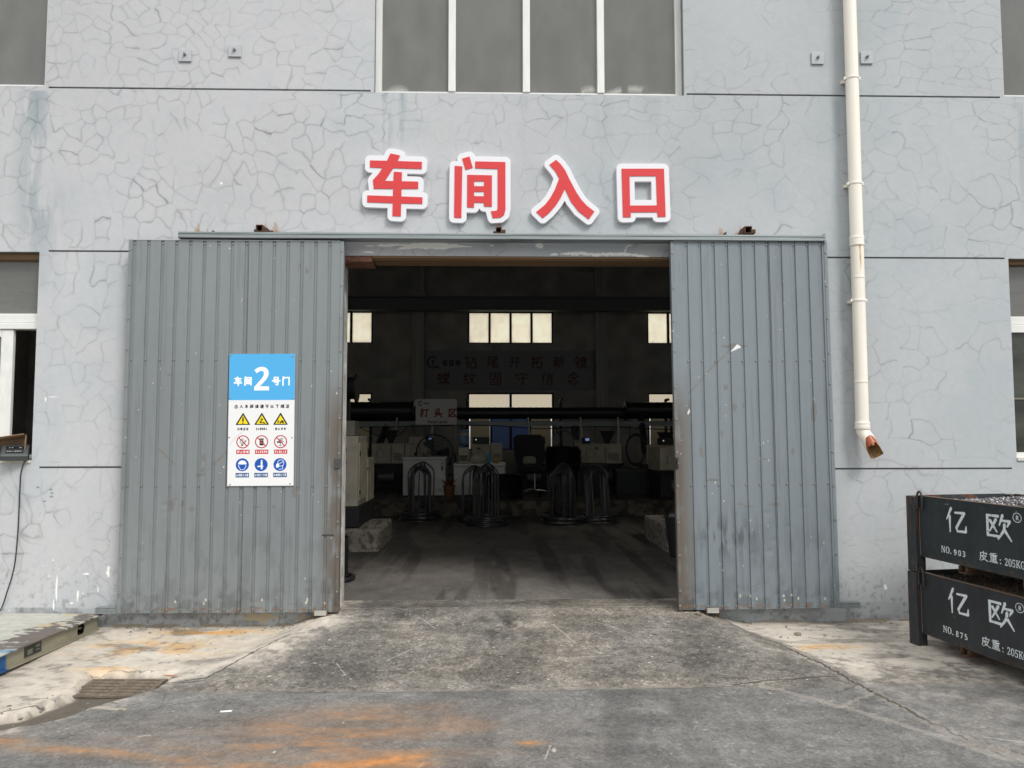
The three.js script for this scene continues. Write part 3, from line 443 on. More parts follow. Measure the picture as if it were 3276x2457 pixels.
    // iron-oxide run-off at the front left
    if (Z > 1.75 && X < 0.7) {
      const wz = Z + 0.12 * (fbm(X * 2.2, Z * 3, 3, 163) - 0.5), wx = X + 0.2 * (fbm(X * 2 + 7, Z * 3, 3, 165) - 0.5);
      const wst = fbm(X * 1.3 + 3, Z * 6, 3, 164), t1 = Math.exp(-((segDist(wx, wz, [[-4.5, 2.28], [-2.72, 2.34], [-2.4, 2.43], [-1.82, 2.62], [-1.2, 2.66]]) / 0.075) ** 2)), t2 = Math.exp(-((segDist(wx, wz, [[-1.5, 2.54], [-1.17, 2.44], [-0.55, 2.33]]) / 0.1) ** 2)), t3 = Math.exp(-((segDist(wx, wz, [[-1.1, 2.2], [-0.95, 2.0], [-0.3, 1.95], [-0.1, 2.2], [-0.5, 2.36]]) / 0.16) ** 2)), t4 = Math.exp(-((segDist(wx, wz, [[-2.2, 2.95], [-1.5, 2.8], [-1.2, 2.74], [-0.8, 2.74], [-0.4, 2.7]]) / 0.12) ** 2)), t5 = Math.exp(-(((X - 0.2) / 0.09) ** 2 + ((Z - 2.47) / 0.04) ** 2));
      const broad = Math.exp(-(((X + 1.0) / 1.0) ** 2 + ((Z - 2.42) / 0.34) ** 2)) * 1.0 * sst(0.15, 0.55, wst) + 0.7 * Math.exp(-(((X + 0.75) / 0.5) ** 2 + ((Z - 2.08) / 0.2) ** 2)), nz = sst(0.28, 0.66, 0.55 * fbm(X * 2.4, Z * 5, 4, 167) + 0.45 * fbm(X * 4, Z * 15, 3, 168)), nf = 0.6 + 0.8 * (fbm(X * 12, Z * 26, 3, 169) - 0.3);
      const amt = Math.min(1, Math.max(t1 * 0.75, t2 * 0.8, t3 * 0.75, t4 * 1.1, t5 * 0.95, broad) * (0.45 + 0.75 * nz) * nf), hot = Math.min(1, Math.max(t4, t2 * 0.55, t1 * 0.5, t5, broad * 0.25) * (0.3 + 0.7 * nz));
      const kk = 0.9 + 0.2 * n3;
      r = mix(r, mix(134, 176, hot) * kk, amt); gg = mix(gg, mix(108, 119, hot) * kk, amt); b = mix(b, mix(88, 70, hot) * kk, amt);
    }
    const o = (j * W + i) * 4, al = (ov[o + 3] / 255) * (0.75 + 0.25 * (n3 > 0.45 ? 1 : n3 * 2));
    hgt[j * W + i] = 0.62 + rough * (0.34 * (sp - 0.5) + 0.3 * (n3 - 0.5)) + 0.12 * (n2 - 0.5) + 0.04 * (g - 0.5) - (ov[o] < 110 ? 0.6 : -0.1) * (ov[o + 3] / 255);
    return [mix(r, ov[o], al), mix(gg, ov[o + 1], al), mix(b, ov[o + 2], al)];
  }, true, THREE.ClampToEdgeWrapping);
  const bump = dtex(W, H, (i, j) => hgt[j * W + i], false, THREE.ClampToEdgeWrapping);
  return new THREE.MeshStandardMaterial({ map, bumpMap: bump, bumpScale: 0.011, roughness: 0.88 });
})();
{
  const nx = 420, nz = 210, pos = [], uv = [], idx = [];
  for (let j = 0; j <= nz; j++) for (let i = 0; i <= nx; i++) {
    const x = mix(GX0, GX1, i / nx), z = mix(GZ0, GZ1, j / nz); pos.push(x, groundY(x, z), z); uv.push(i / nx, j / nz);
    if (i < nx && j < nz) { const a = j * (nx + 1) + i; idx.push(a, a + nx + 1, a + 1, a + 1, a + nx + 1, a + nx + 2); }
  }
  const g = new THREE.BufferGeometry(); g.setAttribute('position', new THREE.Float32BufferAttribute(pos, 3)); g.setAttribute('uv', new THREE.Float32BufferAttribute(uv, 2)); g.setIndex(idx); g.computeVertexNormals();
  struct('yard', g, ground, 'worn concrete yard with ramp up to the gate, pale aprons and orange rust stains');
  const far = new THREE.ShapeGeometry(shapeOf(rect(-300, 300, -300, 300), [rect(GX0, GX1, -GZ1, -GZ0)])).rotateX(-Math.PI / 2).translate(0, -0.012, 0);
  struct('ground', far, M(C(0.11, 0.11, 0.108), 0.95), 'plain grey ground around the yard');
}
// workshop floor: dark oily concrete
{
  const W = 1536, HF = 2000, edgeIn = [[-4.5, -0.7], [-1.45, 1.4], [-1.0, 2.3], [-0.7, 2.6], [1.1, 2.6], [1.55, 2.2], [1.95, 1.4], [4.5, 0.7]];
  const t = dtex(W, HF, (i, j) => {
    const X = (i / W) * 9, Z = (j / HF) * 18, rim = Math.exp(-(((interp(edgeIn, X - 4.5) + 0.25 * (fbm(X * 2.2, Z * 2.2, 5, 183) - 0.5) - Z) / 0.025) ** 2)) * sst(0.5, 0.6, fbm(X * 5, Z * 5, 3, 184)), n = fbm(X * 0.8, Z * 0.7, 4, 171), n2 = fbm(X * 6, Z * 4, 4, 173), st = fbm(X * 5, Z * 0.5, 3, 175), g = hash(i, j, 11);
    let k = 0.75 + 0.4 * n + 0.3 * (n2 - 0.5) + 0.1 * (g - 0.5) - 0.25 * sst(0.52, 0.7, st); if (vn(X * 60, Z * 30, 177) > 0.965) k += 0.6;
    const sp = vn(X * 95, Z * 80, 137); return [mix(104 + 22 * (sp - 0.5), 136, rim * 0.6) * k, mix(99 + 21 * (sp - 0.5), 130, rim * 0.6) * k, mix(93 + 19 * (sp - 0.5), 121, rim * 0.6) * k];
  });
  const g = new THREE.BoxGeometry(28.6, 0.3, 16.5).translate(0.3, 0.03, -8.55), p = g.attributes.position, uv = g.attributes.uv;
  for (let i = 0; i < p.count; i++) uv.setXY(i, p.getX(i) / 9 + 0.5, -p.getZ(i) / 18);
  struct('workshop_floor', g, M(C(1, 1, 1), 0.88, 0, { map: t }), 'dark oily concrete floor inside the gate');
  const pf = M(C(1, 1, 1), 0.92, 0, { map: dtex(2048, 64, (i, j) => { const X = i / 72, Y = j / 64, n = fbm(X * 2, Y * 1.5, 4, 179), s = fbm(X * 9, Y * 3, 4, 180), k = (0.5 + 0.5 * n) * (1 - 0.4 * sst(0.42, 0.68, s)); return [132 * k, 122 * k, 106 * k]; }) });
  const pg = new THREE.BoxGeometry(28.6, 0.27, 9.5); { const u = pg.attributes.uv, q = pg.attributes.position; for (let i = 0; i < u.count; i++) if (i >= 8 && i < 12) u.setXY(i, q.getX(i) / 9 + 0.5, -q.getZ(i) / 18); }
  struct('platform', [pg.translate(0.3, 0.315, -12.05)], [pf, pf, M(C(0.75, 0.75, 0.75), 0.75, 0, { map: t }), pf, pf, pf], 'low concrete platform along the back of the workshop');
}
// small stones and crumbs by the wall foot and the drain
{
  const r = rng(5), gs = [];
  for (let i = 0; i < 260; i++) {
    let x, z; const q = r();
    if (q < 0.3) { x = mix(-3.1, -1.3, r()); z = 0.03 + 0.25 * r() * r(); } else if (q < 0.6) { x = mix(1.75, 3.9, r()); z = 0.03 + 0.9 * r() * r(); } else if (q < 0.8) { x = mix(-3.0, -2.2, r()); z = mix(1.6, 2.3, r()); } else { x = mix(-2.6, 3.5, r()); z = mix(0.1, 2.9, r()); }
    const s = 0.003 + 0.007 * r() ** 2, g = new THREE.IcosahedronGeometry(s, 0); g.scale(1 + r(), 0.7, 1 + 0.6 * r()); g.rotateY(r() * 6); g.translate(x, groundY(x, z) + s * 0.4, z); gs.push(g);
  }
  const m = one('gravel', merge(gs), M(S(120, 112, 100), 0.9), 'loose gravel and concrete crumbs scattered over the yard', 'gravel'); m.userData.kind = 'stuff';
  const st = (x, z, s, label) => { const g = new THREE.IcosahedronGeometry(s, 1), p = g.attributes.position; for (let i = 0; i < p.count; i++) { const k = 0.8 + 0.4 * hash(Math.round(p.getX(i) * 900), Math.round(p.getY(i) * 900 + p.getZ(i) * 500), 3); p.setXYZ(i, p.getX(i) * 1.3 * k, p.getY(i) * 0.7 * k, p.getZ(i) * k); } g.computeVertexNormals(); one('stone', g.translate(x, groundY(x, z) + s * 0.4, z), M(S(122, 112, 98), 0.9), label, 'stone'); };
  st(2.5, 0.42, 0.022, 'small brown stone on the pale apron right of the gate'); st(1.74, 0.19, 0.024, 'pale stone under the right gate leaf corner');
  const leaf = new THREE.PlaneGeometry(0.11, 0.035, 6, 2); { const p = leaf.attributes.position; for (let i = 0; i < p.count; i++) { const a = p.getX(i) / 0.055; p.setY(i, p.getY(i) * (1 - a * a * 0.85)); p.setZ(i, 0.012 * a * a + 0.004 * Math.abs(p.getY(i)) / 0.02); } leaf.rotateX(-Math.PI / 2); leaf.computeVertexNormals(); }
  one('fallen_leaf', leaf.rotateY(0.15).translate(-2.2, groundY(-2.2, 1.3) + 0.012, 1.3), M(S(150, 96, 66), 0.8, 0, { side: THREE.DoubleSide }), 'dry brown leaf lying beside the drain grate', 'leaf');
}
// drain grate
{
  const t = thing('drain_grate', 'old cast iron drain grate sunk in the concrete', 'drain', [-2.53, groundY(-2.5, 1.35) + 0.002, 1.36], -0.02);
  const m = M(C(1, 1, 1), 0.85, 0.2, { map: noiseMap(128, 128, [106, 95, 82], 0.5, 9, 9, 181) });
  part('frame', [box(-0.26, 0.26, 0, 0.014, 0.15, 0.178), box(-0.26, 0.26, 0, 0.014, -0.178, -0.15), box(-0.26, -0.225, 0, 0.014, -0.15, 0.15), box(0.225, 0.26, 0, 0.014, -0.15, 0.15), box(-0.02, 0.02, 0, 0.0135, -0.15, 0.15)], m, t);
  part('pit', box(-0.225, 0.225, -0.006, 0.001, -0.15, 0.15), blackMat, t);
  for (let i = 0; i < 5; i++) for (const s of [-1, 1]) part('bar', box(s * 0.1225 - 0.1025, s * 0.1225 + 0.1025, 0.001, 0.013, -0.137 + i * 0.062, -0.137 + i * 0.062 + 0.046), m, t);
}
// ---------------------------------------------------------------- sliding gate leaves
function leafTex(w, h, seed, left) {
  const W = Math.round(w * 500), H = Math.round(h * 500), sc = 500, cv = canvas(W, H), x = cv.getContext('2d'), r = rng(seed);
  x.setTransform(sc, 0, 0, -sc, 0, H);
  x.fillStyle = 'rgba(112,110,106,0.75)'; x.strokeStyle = 'rgba(118,114,108,0.85)';
  const tape = (a, b, c, d, wd) => { x.lineWidth = wd; x.setLineDash([0.12, 0.02, 0.05, 0.03, 0.2, 0.012]); wobble(x, [[a, b], [c, d]], Math.floor(a * 999 + b * 77), 0.003, 0.05); x.setLineDash([]); };
  if (left) {
    tape(0.3, 1.37, 0.46, 1.22, 0.02); tape(0.76, 1.23, 0.96, 1.43, 0.024);
    for (const [a, b, rx, ry] of [[0.68, 1.3, 0.018, 0.04], [0.68, 1.19, 0.018, 0.03], [0.66, 1.15, 0.06, 0.012], [0.89, 1.05, 0.016, 0.02], [0.42, 0.9, 0.02, 0.045], [0.46, 0.95, 0.02, 0.01], [0.51, 0.91, 0.014, 0.03], [1.13, 0.88, 0.03, 0.008], [1.28, 0.88, 0.015, 0.016], [1.45, 1.0, 0.02, 0.05], [0.59, 0.86, 0.02, 0.02], [1.52, 2.9, 0.015, 0.03], [1.46, 2.95, 0.01, 0.02], [0.37, 2.0, 0.02, 0.012]]) blob(x, a, b, rx, ry, Math.floor(a * 1000 + b * 91), 22, 0.9);
  } else {
    tape(0.12, 1.84, 0.36, 2.1, 0.014); tape(0.36, 2.1, 0.5, 2.23, 0.014);
    for (const [a, b, rx, ry] of [[0.53, 2.26, 0.09, 0.018], [0.13, 1.72, 0.012, 0.06], [1.22, 1.68, 0.022, 0.09], [0.45, 1.9, 0.02, 0.02], [0.4, 1.5, 0.012, 0.03], [0.22, 1.35, 0.014, 0.06], [0.31, 1.1, 0.05, 0.012], [0.62, 0.87, 0.06, 0.008], [0.55, 0.89, 0.03, 0.01], [0.85, 0.88, 0.05, 0.012], [0.78, 1.28, 0.02, 0.014], [0.95, 1.05, 0.01, 0.01], [1.02, 1.34, 0.016, 0.03], [0.52, 1.73, 0.02, 0.04], [0.6, 1.74, 0.01, 0.02]]) blob(x, a, b, rx, ry, Math.floor(a * 1000 + b * 91), 22, 0.9);
    x.fillStyle = 'rgba(236,236,234,1)'; x.beginPath(); x.moveTo(0.56, 2.275); x.lineTo(0.6, 2.25); x.lineTo(0.52, 2.215); x.lineTo(0.5, 2.21); x.fill(); x.beginPath(); x.moveTo(0.13, 1.72); x.lineTo(0.135, 1.69); x.lineTo(0.115, 1.66); x.lineTo(0.108, 1.68); x.fill();
  }
  x.fillStyle = 'rgba(214,214,212,0.95)'; for (let i = 0; i < 46; i++) blob(x, r() * w, r() * h, 0.002 + 0.004 * r(), 0.003 + 0.006 * r(), 50 + i, 9, 0.8);
  x.fillStyle = 'rgba(206,200,180,0.9)'; for (let i = 0; i < 8; i++) blob(x, (0.25 + 0.7 * r()) * w, 0.07 + 0.07 * r() * r(), 0.008, 0.012, 150 + i, 14, 1);
  x.fillStyle = 'rgba(120,92,74,0.5)'; for (let i = 0; i < 40; i++) blob(x, r() * w, 0.01 + 0.03 * r(), 0.02, 0.012, 250 + i, 14, 1);
  const ov = x.getImageData(0, 0, W, H).data;
  const map = dtex(W, H, (i, j) => {
    const X = (i + 0.5) / sc, Y = (j + 0.5) / sc, n = fbm(X * 1.4 + seed, Y * 0.6, 3, 191), s = fbm(X * 30 + seed, Y * 1.1, 3, 193), f = fbm(X * 16, Y * 16, 3, 195);
    let k = 0.97 + 0.08 * (n - 0.5) + 0.03 * (s - 0.5) + 0.03 * (f - 0.5) + 0.02 * (hash(i, j, 5) - 0.5), R = left ? 129 : 124, G = left ? 135 : 133, B = left ? 136.5 : 138;
    const ed = left ? w - X : X, grime = sst(0.2, 0.02, ed) * sst(2.1, 1.5, Y) * sst(0.4, 0.62, 0.5 * fbm(X * 14, Y * 6, 4, 197) + 0.5 * s + 0.12);
    const low = sst(1.1, 0.3, Y) * sst(0.5, 0.7, fbm(X * 15, Y * 5, 4, 199)) * 0.07, bot = sst(0.3, 0.05, Y + 0.2 * (s - 0.5)) * sst(0.45, 0.6, f) * 0.12;
    const smear = left ? 0 : Math.exp(-(((X - 0.45) / 0.25) ** 2 + ((Y - 0.62) / 0.16) ** 2)) * sst(0.46, 0.64, fbm(X * 22, Y * 5, 3, 201)) * 0.4;
    const v = sst(0.62, 0.75, fbm(X * 40, Y * 1.7 + 7, 3, 203)) * 0.05;
    k *= 1 - low - bot - smear * 0.7 - v;
    R = mix(R, 98, grime * 0.85); G = mix(G, 88, grime * 0.85); B = mix(B, 78, grime * 0.85);
    const o = ((H - 1 - j) * W + i) * 4, a = (ov[o + 3] / 255) * 0.9;
    return [mix(R * k, ov[o], a), mix(G * k, ov[o + 1], a), mix(B * k, ov[o + 2], a)];
  }, true, THREE.ClampToEdgeWrapping);
  const bump = dtex(Math.round(W / 2), Math.round(H / 2), (i, j) => { const X = (i * 2) / sc, Y = (j * 2) / sc; let b = 0.5 + 0.25 * (fbm(X * 5, Y * 1.4, 3, 205 + seed) - 0.5) + 0.06 * (fbm(X * 28, Y * 5, 2, 207) - 0.5); for (let q = 0; q < 9; q++) { const dx = hash(q, seed, 1) * w, dy = 0.1 + 0.9 * hash(q, seed, 2), d = Math.hypot(X - dx, (Y - dy) * 1.4); if (d < 0.06) b -= 0.35 * Math.cos((d / 0.06) * Math.PI * 0.5) ** 2; } return b; }, false, THREE.ClampToEdgeWrapping);
  return new THREE.MeshStandardMaterial({ map, bumpMap: bump, bumpScale: 0.006, roughness: 0.46, metalness: 0.1 });
}
const screwGeo = merge([new THREE.CylinderGeometry(0.0065, 0.0075, 0.006, 6).rotateX(Math.PI / 2).translate(0, 0, 0.005), new THREE.CylinderGeometry(0.0105, 0.0105, 0.002, 10).rotateX(Math.PI / 2).translate(0, 0, 0.001)]);
const screwMat = M(S(150, 152, 150), 0.35, 0.6);
function gateLeaf(label, pos, tilt, w, h, valleys, joint, seed, left) {
  const t = thing('sliding_gate_leaf', label, 'gate'); t.position.set(...pos); t.rotation.z = tilt;
  const mat = leafTex(w, h, seed, left), F = 0.05; // local: x 0..w, y 0..h, profiled face at z = F
  const sheet = (x0, x1, vs) => {
    const p = [[x0, F]]; for (const c of vs) p.push([c - 0.0145, F], [c - 0.0105, F - 0.011], [c + 0.0105, F - 0.011], [c + 0.0145, F]); p.push([x1, F]);
    const pos = [], uv = [], nrm = [], ny = 12;
    for (let i = 0; i + 1 < p.length; i++) for (let k = 0; k < ny; k++) {
      const [ax, az] = p[i], [bx, bz] = p[i + 1], y0 = (h * k) / ny, y1 = (h * (k + 1)) / ny, L = Math.hypot(bx - ax, bz - az), nx = -(bz - az) / L, nz = (bx - ax) / L;
      pos.push(ax, y0, az, bx, y0, bz, bx, y1, bz, ax, y0, az, bx, y1, bz, ax, y1, az);
      uv.push(ax / w, y0 / h, bx / w, y0 / h, bx / w, y1 / h, ax / w, y0 / h, bx / w, y1 / h, ax / w, y1 / h);
      for (let q = 0; q < 6; q++) nrm.push(nx, 0, nz);
    }
    const g = new THREE.BufferGeometry(); g.setAttribute('position', new THREE.Float32BufferAttribute(pos, 3)); g.setAttribute('normal', new THREE.Float32BufferAttribute(nrm, 3)); g.setAttribute('uv', new THREE.Float32BufferAttribute(uv, 2)); return g;
  };
  const vx = valleys, cut = vx[joint] + 0.02;
  part('profiled_sheet', sheet(0.0, cut - 0.002, vx.filter((v) => v < cut)), mat, t);
  part('profiled_sheet', sheet(cut + 0.002, w, vx.filter((v) => v > cut)), mat, t);
  part('frame', [box(0.002, w - 0.002, 0.002, h - 0.002, 0.0, F - 0.0125)], M(S(70, 74, 76), 0.7), t);
  // folded edge trims, with the sheet's own paint and grime
  const uvTrim = (g) => { const p = g.attributes.position, uv = g.attributes.uv; for (let i = 0; i < p.count; i++) uv.setXY(i, p.getX(i) / w, p.getY(i) / h); return g; };
  part('edge_trim', uvTrim(rbox(-0.006, 0.024, -0.002, h + 0.003, -0.003, F + 0.005, 0.003, 1)), mat, t);
  part('edge_trim', uvTrim(rbox(w - 0.024, w + 0.006, -0.002, h + 0.003, -0.003, F + 0.005, 0.003, 1)), mat, t);
  part('top_trim', box(0.025, w - 0.025, h - 0.002, h + 0.006, 0, F + 0.003), M(S(168, 174, 178), 0.5, 0.2), t);
  const screw = (x, y, z = F - 0.011) => { const m = part('screw', screwGeo, screwMat, t); m.position.set(x, y, z); m.rotation.z = hash(Math.round(x * 99), Math.round(y * 99)) * 3; };
  for (const v of vx) for (const y of [0.025, 1.055 + 0.004 * hash(Math.round(v * 100), 1), 2.13 + 0.004 * hash(Math.round(v * 100), 2), h - 0.028]) screw(v, y);
  for (const x of [0.011, w - 0.011]) for (let y = 0.16; y < h; y += 0.29) screw(x, y + 0.03 * hash(Math.round(y * 50), Math.round(x * 10)), F + 0.005);
  return t;
}
const lv = []; for (let i = 0; i < 15; i++) lv.push(0.044 + i * 0.1195);
const leafL = gateLeaf('left corrugated grey gate leaf carrying the blue and white notice', [-3.128, 0.18, 0.085], -0.002, 1.833, 3.166, lv, 8, 3, true);
const rv = []; for (let i = 0; i < 11; i++) rv.push(0.132 + i * 0.1192);
const leafR = gateLeaf('right corrugated grey gate leaf beside the downpipe', [1.598, 0.172, 0.085], 0.0085, 1.378, 3.184, rv, 6, 8, false);
part('latch_plate', [rbox(1.788, 1.835, 1.205, 1.29, 0.045, 0.066, 0.004), rod([1.812, 1.248, 0.066], [1.812, 1.248, 0.07], 0.006)], M(S(72, 74, 76), 0.6, 0.3), leafL);
part('torn_slot', [box(1.69, 1.79, 0.636, 0.648, 0.0495, 0.0508)], blackMat, leafL, 'thin dark tear in the sheet');
part('latch_plate', [rbox(-0.01, 0.018, 1.2, 1.3, 0.04, 0.068, 0.004), rbox(0.0, 0.01, 1.215, 1.285, 0.066, 0.082, 0.003)], M(S(52, 52, 52), 0.6, 0.3), leafR);
// top track
{
  const t = thing('gate_track', 'galvanised steel track rail fixed above the gate leaves', 'track rail');
  const prof = shapeOf([[0.03, 3.362], [0.158, 3.362], [0.162, 3.366], [0.162, 3.38], [0.155, 3.384], [0.155, 3.396], [0.16, 3.4], [0.16, 3.412], [0.15, 3.418], [0.03, 3.418]]);
  const g = new THREE.ExtrudeGeometry(prof, { depth: 5.635, bevelEnabled: false }).rotateY(Math.PI / 2).scale(1, 1, -1); // profile z -> world z
  { const p = g.attributes.position, idx = []; for (let i = 0; i < p.count; i += 3) idx.push(i, i + 2, i + 1); g.setIndex(idx); g.computeVertexNormals(); const uv = g.attributes.uv; for (let i = 0; i < p.count; i++) uv.setXY(i, p.getX(i) * 0.35, p.getY(i) * 6 + p.getZ(i)); }
  part('rail', g.translate(-2.7, 0, 0), galv, t);
  part('end_plate', [box(2.925, 2.936, 3.345, 3.43, 0.03, 0.158)], galv, t); part('end_plate', [box(-2.704, -2.698, 3.362, 3.42, 0.028, 0.15)], rustMat, t);
  for (const [x, y, s] of [[-2.012, 3.452, 0.03], [0.058, 3.448, 0.026], [2.255, 3.463, 0.032]]) {
    const hollow = slab(shapeOf(rect(-s, s, -s, s), [rect(-s + 0.006, s - 0.006, -s + 0.006, s - 0.006)]), 0.002, 0.15).translate(x, y, 0);
    const br = part('bracket', [hollow, box(x - s + 0.007, x + s - 0.007, y - s + 0.007, y + s - 0.007, 0.002, 0.03)], rustMat, t, 'rusty square tube bracket holding the rail');
    part('welded_plate', [box(x + s + 0.002, x + s + 0.035, y - 0.028, y + 0.006, 0.01, 0.14), box(x - s - 0.022, x - s - 0.002, y - 0.03, y - 0.006, 0.02, 0.13)], rustMat, br);
  }
  for (const [x, y] of [[-1.93, 3.43], [-1.905, 3.428], [2.055, 3.436], [-2.41, 3.425]]) part('bolt', [rod([x, y, 0.06], [x, y, 0.15], 0.007, 8), rod([x - 0.012, y - 0.004, 0.1], [x + 0.02, y - 0.004, 0.1], 0.005, 6)], rustMat, t);
}
// bottom guide channels and roller guides
for (const [x0, x1, lab] of [[-3.318, -3.137, 'galvanised guide channel end left of the left gate leaf'], [2.985, 3.166, 'galvanised guide channel end right of the right gate leaf']]) {
  const t = thing('guide_channel', lab, 'guide rail', [(x0 + x1) / 2, 0.2, 0.1]), w = x1 - x0;
  part('channel', [box(-w / 2, w / 2, -0.024, -0.02, -0.04, 0.025), box(-w / 2, w / 2, 0.02, 0.024, -0.04, 0.025), box(-w / 2, w / 2, -0.02, 0.02, -0.04, 0.02), box(-w / 2, w / 2, -0.004, 0.003, 0.02, 0.0235)], galv, t);
}
for (const [x, y, lab] of [[-1.437, 0.172, 'rusty floor roller guide under the left gate leaf'], [1.881, 0.17, 'pale floor roller guide under the right gate leaf']]) {
  const t = thing('roller_guide', lab, 'guide', [x, y, 0.15]);
  part('bracket', [box(-0.05, 0.05, -0.012, 0.022, -0.004, 0.01), box(-0.05, 0.05, -0.016, -0.012, -0.02, 0.016)], M(S(176, 174, 166), 0.5, 0.3), t);
  for (const s of [-1, 1]) part('leg', box(s * 0.052 - 0.007, s * 0.052 + 0.007, -0.055, 0.012, -0.015, 0.008), rustMat, t);
}
// ---------------------------------------------------------------- notice on the left leaf
{
  const W = 1000, H = 2016, c = canvas(W, H), x = c.getContext('2d'), U = W / 557; // drawn in millimetres of the board (557 x 1122)
  x.scale(U, U);
  x.fillStyle = '#e3e4e4'; x.fillRect(0, 0, 557, 1123); x.fillStyle = '#4ba9df'; x.fillRect(0, 0, 557, 396);
  // the scan of the photograph: 1 unit there = 0.757 mm
  const k = 0.757, ox = 186, oy = 108, X = (a, b) => (a - ox - (0.022 * (1000 - (b ?? 1000)) - 22) * -1 * 0.9) * k, Y = (b) => (b - oy) * k;
  const sk = (b) => ((b - 108) / 1460) * 34; // the board leans in the photograph; undo it
  const PX = (a, b) => (a + sk(b) - 192) * k;
  for (const [ch, a, b, w, h] of [['车', 238, 366, 92, 100], ['间', 350, 366, 92, 100], ['号', 664, 366, 96, 100], ['门', 776, 366, 92, 100]]) hanzi(x, ch, PX(a, 410), Y(b), w * k, h * k, 12, '#f3f6f8');
  x.fillStyle = '#eef1f3'; x.font = 'bold 288px sans-serif'; x.textAlign = 'center'; x.save(); x.translate(PX(549, 390), Y(523)); x.scale(0.92, 0.97); x.fillText('2', 0, 0); x.restore();
  x.fillStyle = '#1c1c1c';
  [...'出入车间请遵守以下规范'].forEach((ch, i) => hanzi(x, ch, PX(243 + i * 57.3, 700), Y(680), 41 * k, 44 * k, 5.6, '#161616', 'butt'));
  const cols = [[338, 547, 757], [335, 543, 755], [327, 536, 746]];
  cols[0].forEach((a, i) => {
    const cx = PX(a, 850), y0 = Y(774), y1 = Y(911);
    x.lineJoin = 'round'; x.beginPath(); x.moveTo(cx, y0 + 6); x.lineTo(cx + 56, y1 - 5); x.lineTo(cx - 56, y1 - 5); x.closePath(); x.fillStyle = '#161616'; x.strokeStyle = '#161616'; x.lineWidth = 9; x.fill(); x.stroke();
    x.beginPath(); x.moveTo(cx, y0 + 20); x.lineTo(cx + 45, y1 - 9); x.lineTo(cx - 45, y1 - 9); x.closePath(); x.fillStyle = '#ecd312'; x.fill(); x.fillStyle = '#161616'; x.strokeStyle = '#161616';
    const cy = y1 - 32;
    if (i === 0) { x.beginPath(); x.ellipse(cx, cy - 14, 6.5, 26, 0, 0, 7); x.fill(); x.beginPath(); x.arc(cx, cy + 21, 6, 0, 7); x.fill(); }
    if (i === 1) { for (const [p, q, r] of [[0, -14, 11], [-8, 8, 11]]) { x.beginPath(); for (let n = 0; n < 24; n++) { const rr = n % 2 ? r : r * 0.82, an = (n / 24) * 6.283; x.lineTo(cx + p + Math.cos(an) * rr, cy + q + Math.sin(an) * rr); } x.fill(); x.fillStyle = '#ecd312'; x.beginPath(); x.arc(cx + p, cy + q, 2.5, 0, 7); x.fill(); x.fillStyle = '#161616'; } x.beginPath(); x.ellipse(cx + 17, cy + 14, 15, 5, 0.35, 0, 7); x.fill(); }
    if (i === 2) { x.beginPath(); x.moveTo(cx - 8, cy + 12); x.lineTo(cx + 2, cy + 1); x.lineTo(cx + 12, cy - 8); x.lineTo(cx + 24, cy - 4); x.lineTo(cx + 29, cy + 12); x.closePath(); x.fill(); for (const q of [-1, 22]) { x.beginPath(); x.arc(cx + q, cy + 14, 6, 0, 7); x.fill(); } x.lineWidth = 4; x.beginPath(); x.moveTo(cx - 30, cy - 6); x.lineTo(cx - 20, cy + 4); x.lineTo(cx - 8, cy + 2); x.moveTo(cx - 20, cy + 4); x.lineTo(cx - 26, cy + 16); x.moveTo(cx - 20, cy + 4); x.lineTo(cx - 14, cy + 18); x.stroke(); x.beginPath(); x.arc(cx - 18, cy - 5, 4, 0, 7); x.fill(); }
    const word = ['注意安全', '当心机械伤人', '当心叉车'][i], n = word.length, step = 132 / n; [...word].forEach((ch, q) => hanzi(x, ch, PX(a - 66 + q * step, 955), Y(940), (step - 5) * k, 30 * k, n > 4 ? 3.2 : 4.2, '#141414', 'butt'));
  });
  cols[1].forEach((a, i) => {
    const cx = PX(a, 1100), cy = Y(1100);
    x.strokeStyle = '#151515'; x.fillStyle = '#151515'; x.lineWidth = 4;
    if (i === 0) { x.beginPath(); x.moveTo(cx - 12, cy + 26); x.lineTo(cx + 22, cy - 14); x.lineTo(cx + 28, cy - 8); x.lineTo(cx - 4, cy + 32); x.closePath(); x.stroke(); x.beginPath(); x.ellipse(cx - 8, cy + 28, 9, 5, -0.9, 0, 7); x.fill(); x.beginPath(); x.moveTo(cx - 22, cy + 6); x.quadraticCurveTo(cx - 26, cy - 20, cx, cy - 26); x.quadraticCurveTo(cx + 8, cy - 18, cx - 6, cy - 4); x.stroke(); x.beginPath(); x.moveTo(cx - 24, cy + 10); x.quadraticCurveTo(cx - 14, cy + 16, cx - 6, cy + 4); x.stroke(); }
    if (i === 1) { x.fillRect(cx - 17, cy - 30, 34, 60); x.fillStyle = '#e3e4e4'; x.fillRect(cx - 17, cy - 12, 34, 2.5); x.fillRect(cx - 17, cy + 10, 34, 2.5); x.fillRect(cx - 12, cy - 26, 24, 3); }
    if (i === 2) { x.fillRect(cx - 30, cy - 4, 34, 14); x.fillRect(cx + 2, cy - 2, 26, 6); x.beginPath(); x.moveTo(cx - 2, cy + 10); x.lineTo(cx - 2, cy + 30); x.moveTo(cx - 14, cy + 31); x.lineTo(cx + 10, cy + 31); x.stroke(); x.beginPath(); x.moveTo(cx - 8, cy - 6); x.lineTo(cx - 8, cy - 22); x.quadraticCurveTo(cx + 10, cy - 34, cx + 22, cy - 22); x.stroke(); x.fillRect(cx - 6, cy - 18, 22, 9); }
